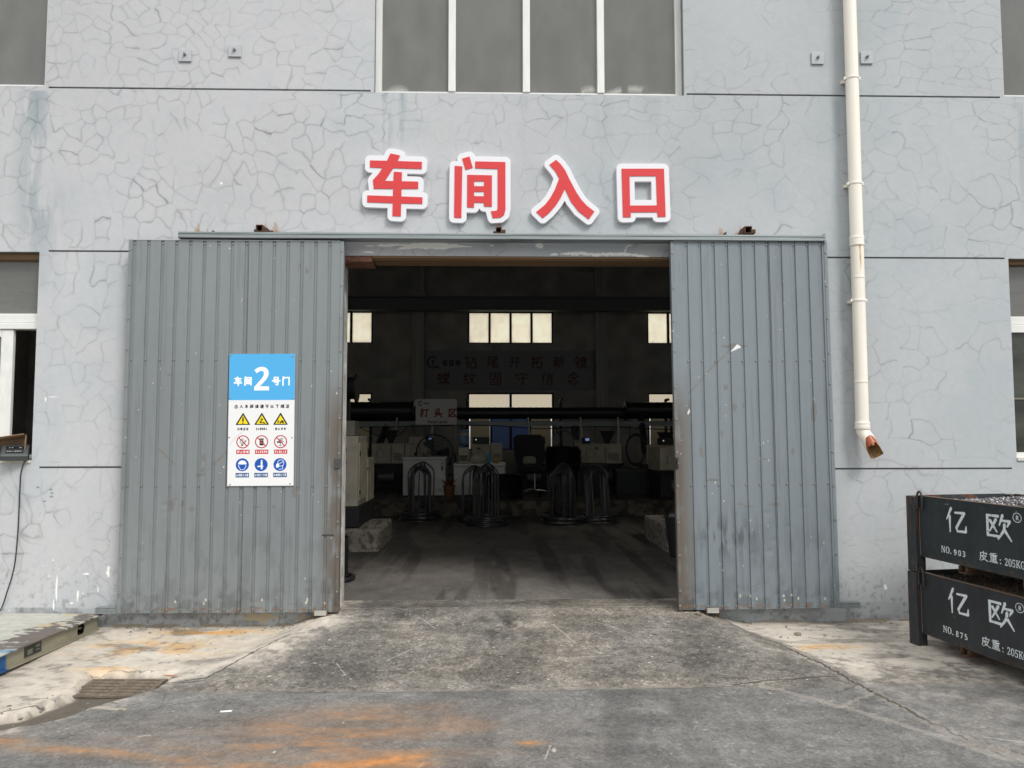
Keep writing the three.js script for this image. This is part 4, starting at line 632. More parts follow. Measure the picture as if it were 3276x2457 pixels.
    x.strokeStyle = '#b02a34'; x.lineWidth = 9; x.beginPath(); x.arc(cx, cy, 51, 0, 7); x.stroke(); x.lineWidth = 9; x.beginPath(); x.moveTo(cx - 35, cy - 36); x.lineTo(cx + 35, cy + 36); x.stroke();
    x.fillStyle = '#b9202c'; x.fillRect(PX(a - 74, 1211), Y(1188), 148 * k, 48 * k); const word = ['禁止吸烟', '禁止放易燃物', '禁止酒后上岗'][i], n = word.length, step = 132 / n; [...word].forEach((ch, q) => hanzi(x, ch, PX(a - 65 + q * step, 1211), Y(1196), (step - 5) * k, 31 * k, n > 4 ? 2.6 : 3.2, '#f3e9e6', 'butt'));
  });
  cols[2].forEach((a, i) => {
    const cx = PX(a, 1356), cy = Y(1356); x.fillStyle = '#0b4fa8'; x.beginPath(); x.arc(cx, cy, 55, 0, 7); x.fill(); x.fillStyle = '#eef2f6'; x.strokeStyle = '#eef2f6'; x.lineWidth = 4.5;
    if (i === 0) { x.beginPath(); x.ellipse(cx, cy - 12, 33, 25, 0, Math.PI, 0); x.fill(); x.beginPath(); x.ellipse(cx, cy - 10, 38, 7, 0, 0, 7); x.fill(); x.beginPath(); x.moveTo(cx - 28, cy - 4); x.lineTo(cx - 32, cy + 10); x.lineTo(cx - 14, cy + 42); x.lineTo(cx + 14, cy + 42); x.lineTo(cx + 32, cy + 10); x.lineTo(cx + 28, cy - 4); x.stroke(); }
    if (i === 1) { x.beginPath(); x.arc(cx + 4, cy - 34, 7, 0, 7); x.fill(); x.beginPath(); x.moveTo(cx - 4, cy - 26); x.lineTo(cx + 12, cy - 26); x.lineTo(cx + 12, cy + 38); x.lineTo(cx - 2, cy + 38); x.closePath(); x.fill(); x.beginPath(); x.moveTo(cx - 34, cy + 20); x.lineTo(cx - 26, cy + 8); x.lineTo(cx - 4, cy + 8); x.lineTo(cx - 6, cy + 20); x.closePath(); x.fill(); x.fillRect(cx + 12, cy + 12, 10, 5); }
    if (i === 2) { x.beginPath(); x.moveTo(cx - 20, cy - 10); x.quadraticCurveTo(cx - 18, cy - 40, cx + 10, cy - 40); x.quadraticCurveTo(cx + 38, cy - 34, cx + 30, cy - 2); x.lineTo(cx + 22, cy + 12); x.lineTo(cx + 24, cy + 36); x.lineTo(cx - 10, cy + 40); x.stroke(); x.beginPath(); x.ellipse(cx - 20, cy + 8, 14, 19, 0.2, 0, 7); x.fill(); x.beginPath(); x.moveTo(cx - 10, cy - 4); x.lineTo(cx + 28, cy - 26); x.moveTo(cx - 8, cy + 14); x.lineTo(cx + 24, cy + 10); x.stroke(); }
    x.fillStyle = '#123f74'; x.fillRect(PX(a - 76, 1471), Y(1447), 150 * k, 50 * k); const word = ['必须戴安全帽', '必须穿工作服', '必须戴防尘口罩'][i], n = word.length, step = 138 / n; [...word].forEach((ch, q) => hanzi(x, ch, PX(a - 69 + q * step, 1471), Y(1455), (step - 4) * k, 33 * k, 2.5, '#e6eef4', 'butt'));
  });
  x.strokeStyle = 'rgba(150,148,140,0.5)'; x.lineWidth = 4; x.beginPath(); x.moveTo(PX(185, 1140), Y(1140)); x.lineTo(PX(240, 1060), Y(1060)); x.lineTo(PX(330, 990), Y(990)); x.lineTo(PX(400, 935), Y(935)); x.stroke();
  const t = thing('notice_board', 'blue and white gate notice with warning pictograms', 'sign', [-1.963, 1.798, 0.1425], 0); t.rotation.z = 0.004; t.rotation.y = 0;
  part('board', plate(0.557, 1.123, 0.006), M(C(1, 1, 1), 0.4, 0, { map: ctex(c) }), t);
  const sg = new THREE.SphereGeometry(0.007, 8, 6).scale(1, 1, 0.5);
  for (const [a, b] of [[-0.265, 0.55], [0.258, 0.54], [-0.27, 0.185], [0.262, 0.18], [-0.27, -0.15], [0.26, -0.155], [-0.255, -0.55], [0.25, -0.545]]) part('screw', sg, screwMat, t).position.set(a, b, 0.0035);
}
// ---------------------------------------------------------------- raised letters over the gate, outlines traced by marching squares from drawn strokes
function contour(draw, wpx, hpx, k) { // k metres per pixel; returns shapes in metres, y up, origin at pixel (0,0)
  const c = canvas(wpx, hpx), x = c.getContext('2d'); x.fillStyle = x.strokeStyle = '#fff'; draw(x);
  const d = x.getImageData(0, 0, wpx, hpx).data, at = (i, j) => (i < 0 || j < 0 || i >= wpx || j >= hpx ? 0 : d[(j * wpx + i) * 4 + 3] / 255), next = new Map();
  const key = (p) => p[2];
  const E = (i, j, s) => { // crossing on edge s of cell (i, j)
    const v = [at(i, j), at(i + 1, j), at(i + 1, j + 1), at(i, j + 1)], f = (a, b) => (0.5 - a) / (b - a);
    if (s === 0) return [i + f(v[0], v[1]), j, `h${i},${j}`]; if (s === 1) return [i + 1, j + f(v[1], v[2]), `v${i + 1},${j}`]; if (s === 2) return [i + f(v[3], v[2]), j + 1, `h${i},${j + 1}`]; return [i, j + f(v[0], v[3]), `v${i},${j}`];
  };
  const T = { 1: [[3, 0]], 2: [[0, 1]], 3: [[3, 1]], 4: [[1, 2]], 5: [[3, 0], [1, 2]], 6: [[0, 2]], 7: [[3, 2]], 8: [[2, 3]], 9: [[2, 0]], 10: [[0, 1], [2, 3]], 11: [[2, 1]], 12: [[1, 3]], 13: [[1, 0]], 14: [[0, 3]] };
  for (let j = -1; j < hpx; j++) for (let i = -1; i < wpx; i++) {
    const q = (at(i, j) > 0.5 ? 1 : 0) | (at(i + 1, j) > 0.5 ? 2 : 0) | (at(i + 1, j + 1) > 0.5 ? 4 : 0) | (at(i, j + 1) > 0.5 ? 8 : 0);
    for (const [a, b] of T[q] ?? []) { const A = E(i, j, a), B = E(i, j, b); next.set(key(A), [A, B]); }
  }
  const loops = [];
  while (next.size) {
    const first = next.keys().next().value; let cur = first; const pts = [];
    while (next.has(cur)) { const [A, B] = next.get(cur); next.delete(cur); pts.push([A[0] * k, -A[1] * k]); cur = B[2]; }
    if (pts.length > 12) loops.push(simplify(pts, 0.0012));
  }
  const area = (p) => p.reduce((s, [a, b], i) => { const [q, r] = p[(i + 1) % p.length]; return s + a * r - q * b; }, 0) / 2;
  const outs = [], holes = []; const big = loops.map((l) => [l, area(l)]); const sgn = Math.sign(big.reduce((m, b) => (Math.abs(b[1]) > Math.abs(m) ? b[1] : m), 0));
  for (const [l, a] of big) (Math.sign(a) === sgn ? outs : holes).push(l);
  return outs.map((o) => shapeOf(o, holes.filter((h) => inPoly(h[0][0], h[0][1], o))));
}
function simplify(p, eps) {
  const n = p.length, half = Math.floor(n / 2), keep = new Uint8Array(n); keep[0] = keep[half] = 1;
  const rec = (a, b) => { let m = 0, w = -1; const A = p[a], B = p[b % n]; for (let i = a + 1; i < b; i++) { const d = segDist(p[i][0], p[i][1], [A, [B[0] + 1e-9, B[1]]]); if (d > m) { m = d; w = i; } } if (m > eps) { keep[w] = 1; rec(a, w); rec(w, b); } };
  rec(0, half); rec(half, n); return p.filter((_, i) => keep[i]);
}
{
  const red = M(S(206, 52, 54), 0.38), white = M(S(222, 222, 226), 0.45);
  const L = [
    ['车', 'first of the four red and white letters, over the left of the gate', 70, [[[130, 137], [468, 143], [467, 190], [130, 183]], [[262, 90], [326, 103], [304, 150], [280, 188], [228, 270], [445, 273], [445, 320], [157, 322], [150, 266], [186, 225], [212, 185], [240, 140]], [[285, 210], [338, 212], [333, 500], [279, 498]], [[115, 365], [473, 375], [472, 418], [115, 410]]], []],
    ['间', 'second red and white letter, shaped like a doorway with a box inside', 630, [[[681, 168], [731, 171], [726, 507], [679, 506]], [[730, 120], [778, 106], [800, 180], [752, 194]], [[815, 138], [1013, 140], [1013, 450], [1005, 485], [982, 503], [930, 508], [918, 462], [955, 460], [962, 445], [962, 186], [814, 183]], [[763, 226], [925, 228], [924, 433], [873, 432], [873, 408], [808, 407], [808, 440], [763, 438]]], [[[808, 268], [874, 268], [873, 300], [808, 300]], [[808, 336], [873, 336], [873, 366], [808, 365]]]],
    ['入', 'third red and white letter, shaped like an open pair of legs', 1160, [[[1301, 155], [1346, 123], [1374, 150], [1404, 190], [1430, 245], [1480, 340], [1512, 387], [1545, 422], [1595, 460], [1557, 512], [1490, 460], [1440, 395], [1402, 313], [1376, 368], [1345, 418], [1300, 470], [1256, 507], [1213, 465], [1270, 420], [1305, 375], [1338, 315], [1365, 245], [1340, 200]]], []],
    ['口', 'fourth red and white letter, a square ring nearest the downpipe', 1730, [[[1776, 178], [2056, 176], [2063, 492], [2010, 493], [2008, 462], [1833, 464], [1834, 496], [1782, 497]]], [[[1828, 226], [2003, 225], [2007, 418], [1829, 420]]]],
  ];
  const kx = 0.0013605, q = 1; // one drawing unit = kx metres
  for (const [, label, x0, polys, cut] of L) {
    const path = (x, p) => { x.beginPath(); p.forEach(([a, b], i) => (i ? x.lineTo(a - x0, b - 40) : x.moveTo(a - x0, b - 40))); x.closePath(); };
    const redS = contour((x) => { for (const p of polys) { path(x, p); x.fill(); } x.globalCompositeOperation = 'destination-out'; for (const p of cut) { path(x, p); x.fill(); } }, 470, 540, kx);
    const whiteS = contour((x) => { x.lineJoin = 'round'; x.lineWidth = 68; for (const p of polys) { path(x, p); x.fill(); x.stroke(); } for (const p of cut) if (x0 < 1700) { path(x, p); x.fill(); } else { path(x, p); x.save(); x.globalCompositeOperation = 'destination-out'; x.beginPath(); x.roundRect(1862 - x0, 262 - 40, 110, 120, 3); x.fill(); x.restore(); } }, 470, 540, kx);
    const t = thing('raised_letter', label, 'letter', [-1.258 + x0 * kx, 3.868 + 260 * 0.001385, 0.003]); t.scale.y = 1.018;
    part('backing', whiteS.map((s) => new THREE.ExtrudeGeometry(s, { depth: 0.036, bevelEnabled: true, bevelThickness: 0.004, bevelSize: 0.003, bevelOffset: -0.003, bevelSegments: 1, curveSegments: 4 })), white, t);
    part('face', redS.map((s) => new THREE.ExtrudeGeometry(s, { depth: 0.005, bevelEnabled: false }).translate(0, 0, 0.0405)), red, t);
  }
}
// ---------------------------------------------------------------- downpipe
{
  const t = thing('downpipe', 'cream plastic downpipe with a broken rusty outlet right of the gate', 'drainpipe', [3.245, 0, 0.09]);
  const W = 256, H = 2048, cream = M(C(1, 1, 1), 0.36, 0, { map: dtex(W, H, (i, j) => { // v: 1.7 m .. 8.6 m
    const y = 1.7 + (j / H) * 6.9, a = i / W, n = fbm(a * 6, y * 2.2, 4, 211), s = fbm(a * 24, y * 0.8, 3, 213); let k = 0.99 + 0.05 * (n - 0.5) + 0.04 * (s - 0.5), r = 236, g = 230, b = 217;
    const st = y < 3.345 && y > 3.05 ? Math.exp(-(((a - 0.5 + 0.03 * (vn(y * 14, 2) - 0.5)) / 0.022) ** 2)) * sst(3.05, 3.2, y) * (0.6 + 0.6 * vn(y * 30, 7)) : 0;
    return [mix(r, 178, st) * k, mix(g, 138, st) * k, mix(b, 70, st) * k];
  }) });
  const pipe = new THREE.CylinderGeometry(0.056, 0.056, 6.87, 40, 1, true).rotateY(Math.PI).translate(0, 1.73 + 3.435, 0);
  part('pipe', pipe, cream, t);
  const collar = M(S(234, 228, 216), 0.4);
  const ring = (y0, y1, r, name = 'socket') => part(name, lathe([[0.0565, y0], [r, y0], [r, y1], [0.0565, y1]], 40), collar, t);
  part('coupling', [lathe([[0.0565, 3.335], [0.0625, 3.335], [0.0625, 3.35], [0.0605, 3.353], [0.0605, 3.368], [0.0615, 3.37], [0.0615, 3.374], [0.0605, 3.376], [0.0605, 3.402], [0.0625, 3.404], [0.0625, 3.418], [0.0565, 3.418]], 40)], collar, t);
  ring(3.045, 3.062, 0.0585); ring(2.118, 2.138, 0.0585);
  for (const y of [4.867, 3.9, 2.846]) { const c = ring(y - 0.009, y + 0.009, 0.0605, 'clamp'); part('clamp_ear', [rbox(-0.074, -0.06, y - 0.014, y + 0.014, -0.012, 0.012, 0.003), rbox(0.06, 0.074, y - 0.014, y + 0.014, -0.012, 0.012, 0.003), box(-0.066, 0.066, y - 0.012, y + 0.012, -0.088, -0.062)], collar, c); }
  part('coupling', [lathe([[0.0565, 1.712], [0.0635, 1.712], [0.0635, 1.745], [0.061, 1.748], [0.061, 1.755], [0.0635, 1.757], [0.0635, 1.775], [0.0565, 1.775]], 40)], collar, t);
  // elbow and torn outlet: rings of points along a bent axis, the outer lip broken away on the near side
  const ax = [[0, 1.715, 0], [0.004, 1.69, 0.002], [0.014, 1.662, 0.01], [0.03, 1.63, 0.024]], dir = V(0.075, -0.215, 0.085).normalize();
  for (let i = 1; i <= 9; i++) ax.push([0.03 + dir.x * 0.026 * i, 1.63 + dir.y * 0.026 * i, 0.024 + dir.z * 0.026 * i]);
  const n = 48, m = ax.length, pos = [], uv = [], idx = [], end = (a) => { const f = Math.cos(a - 0.15); return 0.205 - 0.1 * sst(-0.1, 0.9, f) + 0.05 * (hash(Math.round(a * 9), 3) - 0.5) * sst(-0.3, 0.4, f); };
  const L = [0]; for (let i = 1; i < m; i++) L.push(L[i - 1] + V(...ax[i]).distanceTo(V(...ax[i - 1])));
  for (let i = 0; i < m; i++) {
    const T = V(...ax[Math.min(m - 1, i + 1)]).sub(V(...ax[Math.max(0, i - 1)])).normalize(), N = V(0, 0, 1).sub(T.clone().multiplyScalar(T.z)).normalize(), B = T.clone().cross(N);
    for (let q = 0; q <= n; q++) {
      const a = (q / n) * Math.PI * 2, lim = end(a) + 0.06, over = Math.max(0, L[i] - lim), r = 0.0555;
      const p = V(...ax[i]).addScaledVector(T, -over).addScaledVector(N, Math.cos(a) * r).addScaledVector(B, Math.sin(a) * r); pos.push(p.x, p.y, p.z); uv.push(q / n, L[i] / L[m - 1]);
      if (i + 1 < m && q < n) { const o = i * (n + 1) + q; idx.push(o, o + 1, o + n + 1, o + 1, o + n + 2, o + n + 1); }
    }
  }
  const g = new THREE.BufferGeometry(); g.setAttribute('position', new THREE.Float32BufferAttribute(pos, 3)); g.setAttribute('uv', new THREE.Float32BufferAttribute(uv, 2)); g.setIndex(idx); g.computeVertexNormals();
  const et = (inner) => dtex(256, 256, (i, j) => { const a = i / 256, v = j / 256, f = Math.cos(a * 6.283), nn = fbm(a * 8, v * 9, 4, 217), lim = 0.24 + 0.34 * (1 - f) + 0.1 * (nn - 0.5); if (inner) return [150 * (0.6 + 0.7 * nn), 116 * (0.6 + 0.7 * nn), 66 * (0.6 + 0.7 * nn)]; const st = Math.abs(a - 0.97 + 0.06 * vn(v * 9, 1)) < 0.012 && v > 0.6; if (v > lim && !st) return [150 * (0.85 + 0.3 * nn), 74 * (0.8 + 0.4 * nn), 38 * (0.8 + 0.4 * nn)]; return [236, 229, 214]; });
  part('elbow', g, M(C(1, 1, 1), 0.35, 0, { map: et(false), side: THREE.DoubleSide }), t, 'bent outlet, its lip torn open and stained brown');
  const gi = g.clone(), pi = gi.attributes.position; for (let i = 0; i < pi.count; i++) { const k = Math.floor(i / (n + 1)), c = ax[k]; pi.setXYZ(i, mix(pi.getX(i), c[0], 0.05), pi.getY(i), mix(pi.getZ(i), c[2], 0.05)); }
  part('lining', gi, M(C(1, 1, 1), 0.7, 0, { map: et(true), side: THREE.DoubleSide }), t);
}
// ---------------------------------------------------------------- anchor plates
{
  const m = M(S(176, 180, 183), 0.85), first = thing('anchor_plate', 'painted square wall anchor plate with bolt, lower one of the pair at upper left', 'anchor plate', [-2.742, 5.052, 0]);
  part('plate', rbox(-0.056, 0.056, -0.056, 0.056, 0.001, 0.016, 0.003), m, first);
  part('bolt', [rod([0, 0.005, 0.016], [0, 0.005, 0.03], 0.014, 6), rod([0, 0.005, 0.03], [0.001, 0.005, 0.046], 0.008, 10)], M(S(134, 138, 142), 0.6, 0.1), first);
  dup(first, [-2.304, 5.1, 0], 0, 'painted square wall anchor plate with bolt, higher one of the pair at upper left'); dup(first, [2.972, 5.094, 0], 0, 'painted square wall anchor plate with bolt just left of the downpipe'); dup(first, [3.427, 5.104, 0], 0, 'painted square wall anchor plate with bolt just right of the downpipe');
}
// ---------------------------------------------------------------- cardboard box, weighing indicator and cable on the left window sill
{
  const card = M(C(1, 1, 1), 0.92, 0, { side: THREE.DoubleSide, map: noiseMap(256, 256, [148, 122, 96], 0.12, 30, 4, 221) });
  const t = thing('cardboard_box', 'open brown cardboard box lying on the left window sill', 'box', [-4.125, 1.4495, 0.04], 0.42);
  // local: opens toward +z; left side leans outward
  const quad = (pts) => { const th = 0.005, g = new THREE.BufferGeometry(), a = V(...pts[0]), nrm = V(...pts[1]).sub(a).cross(V(...pts[3]).sub(a)).normalize().multiplyScalar(th), P = [...pts.map((p) => V(...p)), ...pts.map((p) => V(...p).add(nrm))], f = [[0, 1, 2, 3], [7, 6, 5, 4], [0, 4, 5, 1], [1, 5, 6, 2], [2, 6, 7, 3], [3, 7, 4, 0]], pos = [], uv = []; for (const [i, j, k, l] of f) for (const [q, u, v] of [[i, 0, 0], [j, 1, 0], [k, 1, 1], [i, 0, 0], [k, 1, 1], [l, 0, 1]]) { pos.push(P[q].x, P[q].y, P[q].z); uv.push(u, v); } g.setAttribute('position', new THREE.Float32BufferAttribute(pos, 3)); g.setAttribute('uv', new THREE.Float32BufferAttribute(uv, 2)); g.computeVertexNormals(); return g; };
  part('side_flap', quad([[-0.158, 0.05, 0.05], [-0.088, 0.006, -0.118], [-0.09, 0.17, -0.118], [-0.137, 0.195, 0.03]]), card, t);
  part('top_flap', quad([[-0.137, 0.195, 0.03], [-0.09, 0.17, -0.118], [0.095, 0.2, -0.118], [0.104, 0.232, 0.03]]), card, t);
  part('back_panel', quad([[-0.095, 0.004, -0.12], [0.1, 0.004, -0.12], [0.1, 0.2, -0.12], [-0.09, 0.17, -0.12]]), card, t);
  part('side_panel', quad([[0.112, 0.008, -0.118], [0.112, 0.09, 0.02], [0.12, 0.222, 0.03], [0.108, 0.2, -0.118]]), card, t);
  const d = thing('weighing_indicator', 'dark plastic weighing scale readout inside the cardboard box', 'scale display', [-4.085, 1.4505, 0.02], 0.42);
  const prof = shapeOf([[0.055, 0], [0.058, 0.03], [0.05, 0.045], [-0.02, 0.115], [-0.05, 0.122], [-0.06, 0.11], [-0.06, 0]]);
  const body = new THREE.ExtrudeGeometry(prof, { depth: 0.19, bevelEnabled: true, bevelSize: 0.006, bevelThickness: 0.006, bevelSegments: 2 }).rotateY(-Math.PI / 2).translate(0.09, 0.006, 0);
  part('case', body, M(S(52, 58, 58), 0.5), d);
  const c = canvas(256, 128), x = c.getContext('2d'); x.fillStyle = '#141416'; x.fillRect(0, 0, 256, 128); x.fillStyle = '#b8b8ba'; for (const [a, b, w] of [[40, 22, 18], [78, 20, 22], [184, 20, 26], [216, 22, 10], [18, 98, 24], [54, 98, 24], [98, 98, 6], [126, 97, 26], [160, 97, 28], [198, 96, 22]]) x.fillRect(a, b, w, 9); x.fillStyle = '#8a2030'; for (const [a, b] of [[170, 80], [190, 84], [208, 78]]) x.fillRect(a, b, 5, 5);
  const sp = plate(0.13, 0.07, 0.003); part('display', sp.rotateX(-Math.PI / 4).translate(-0.005, 0.094, 0.023), M(C(1, 1, 1), 0.25, 0, { map: ctex(c) }), d);
  one('cable', tube([[-3.99, 1.462, -0.06], [-4.0, 1.452, 0.02], [-4.028, 1.36, 0.028], [-4.038, 1.24, 0.02], [-4.042, 1.05, 0.016], [-4.043, 0.84, 0.018], [-4.055, 0.55, 0.03], [-4.09, 0.37, 0.045], [-4.15, 0.175, 0.07], [-4.2, 0.168, 0.2]], 0.0055, 80, 8), M(S(48, 50, 52), 0.6), 'thin dark cable hanging from the window sill down to the weighing platform', 'cable');
}
// ---------------------------------------------------------------- weighing platform (deck edge runs away from the wall)
{
  const t = thing('weighing_platform', 'low worn floor scale with chipped pale deck and blue paint mark', 'floor scale', [-3.281, 0, 0.063], -0.0708);
  const paint = (w, h, top) => dtex(w, h, (i, j) => {
    const X = (i / w) * 1.6, Z = (j / h) * 2.0, n = fbm(X * 3, Z * 3, 5, 231), f = fbm(X * 14, Z * 26, 4, 233), g = hash(i, j, 13);
    if (!top) { const k = 0.92 + 0.24 * (n - 0.5) + 0.12 * (f - 0.5); const bl = sst(0.03, 0.0, Math.abs(Z - 1.2) - 0.06) ; return [mix(148, 34, bl) * k, mix(144, 92, bl) * k, mix(124, 150, bl) * k]; }
    const d = X, wear = sst(0.5, 0.58, 0.5 * n + 0.5 * f + 0.3 * Math.exp(-((d / 0.3) ** 2)) * sst(1.5, 0.8, Z) + 0.2 * (fbm(X * 2 + 4, Z * 2.4, 3, 239) - 0.5) * sst(0.04, 0.2, Z + 0.1 * f) - 0.12), yel = 0.5 * sst(0.62, 0.7, fbm(X * 4 + 8, Z * 5, 4, 237)), bl = sst(0.06, 0.0, Math.abs(Z - 1.12 - 0.1 * (n - 0.5)) - 0.02) * sst(0.25, 0.08, d) * 0.6;
    let c = [186, 186, 176]; if (yel > 0) c = [mix(c[0], 190, yel), mix(c[1], 166, yel), mix(c[2], 112, yel)]; const k = 0.93 + 0.16 * (f - 0.5) + 0.06 * (g - 0.5);
    c = [mix(c[0], 104, wear), mix(c[1], 95, wear), mix(c[2], 88, wear)]; c = [mix(c[0], 64, bl * 0.8), mix(c[1], 122, bl * 0.8), mix(c[2], 168, bl * 0.8)];
    return [c[0] * k, c[1] * k, c[2] * k];
  }, true, THREE.ClampToEdgeWrapping);
  const deckM = M(C(1, 1, 1), 0.6, 0.1, { map: paint(768, 960, true) }), sideM = M(C(1, 1, 1), 0.55, 0.1, { map: paint(256, 512, false) });
  const deck = new THREE.BoxGeometry(1.6, 0.009, 2.0).translate(-0.8, 0.1555, 1.0), uvw = (g) => { const p = g.attributes.position, uv = g.attributes.uv; for (let i = 0; i < p.count; i++) uv.setXY(i, -p.getX(i) / 1.6, p.getZ(i) / 2); return g; };
  part('deck', uvw(deck), deckM, t);
  // channel side with hand hole: drawn in (z, y), extruded across x
  const hole = []; for (let i = 0; i < 20; i++) { const a = (i / 20) * 6.283; hole.push([0.256 + 0.05 * Math.sign(Math.cos(a)) * Math.abs(Math.cos(a)) ** 0.6, 0.094 + 0.042 * Math.sign(Math.sin(a)) * Math.abs(Math.sin(a)) ** 0.6]); }
  const web = slab(shapeOf(rect(0.035, 1.96, 0.04, 0.151), [hole]), 0, 0.006).rotateY(-Math.PI / 2).translate(-0.03, 0, 0); 
  const webUV = (g) => { const p = g.attributes.position, uv = g.attributes.uv; for (let i = 0; i < p.count; i++) uv.setXY(i, p.getY(i) * 2, p.getZ(i) / 2); return g; };
  part('side_channel', [webUV(web), webUV(box(-0.07, -0.006, 0.034, 0.04, 0.02, 1.98)), webUV(box(-0.036, -0.031, 0.0405, 0.15, 0.03, 0.0345)), webUV(box(-0.1, -0.03, 0.0405, 0.15, 0.018, 0.024))], sideM, t);
  part('end_channel', [box(-1.58, -0.1, 0.04, 0.15, 0.02, 0.026)], sideM, t);
  part('cross_member', [box(-0.3, -0.06, 0.09, 0.103, 0.2, 0.32), box(-0.5, -0.45, 0.04, 0.15, 0.03, 1.96)], sideM, t);
  for (const z of [0.12, 1.86]) part('foot', lathe([[0, 0], [0.035, 0], [0.035, 0.012], [0.014, 0.016], [0.014, 0.04], [0, 0.04]], 16).translate(-0.16, groundY(-3.4, z) - 0.0, z), darkSteel, t);
  const c = canvas(256, 128), x = c.getContext('2d'); x.fillStyle = '#232826'; x.fillRect(0, 0, 256, 128); x.strokeStyle = '#6c706a'; x.lineWidth = 3; x.strokeRect(6, 6, 244, 116); x.fillStyle = '#a8a894'; for (let i = 0; i < 4; i++) x.fillRect(44, 52 + i * 15, 78, 5); for (let i = 0; i < 2; i++) x.fillRect(168, 30 + i * 18, 64, 5); x.fillRect(168, 82, 60, 5);
  part('nameplate', plate(0.19, 0.082, 0.003).rotateY(Math.PI / 2).translate(-0.0285, 0.1, 0.845), M(C(1, 1, 1), 0.45, 0.2, { map: ctex(c) }), t);
}
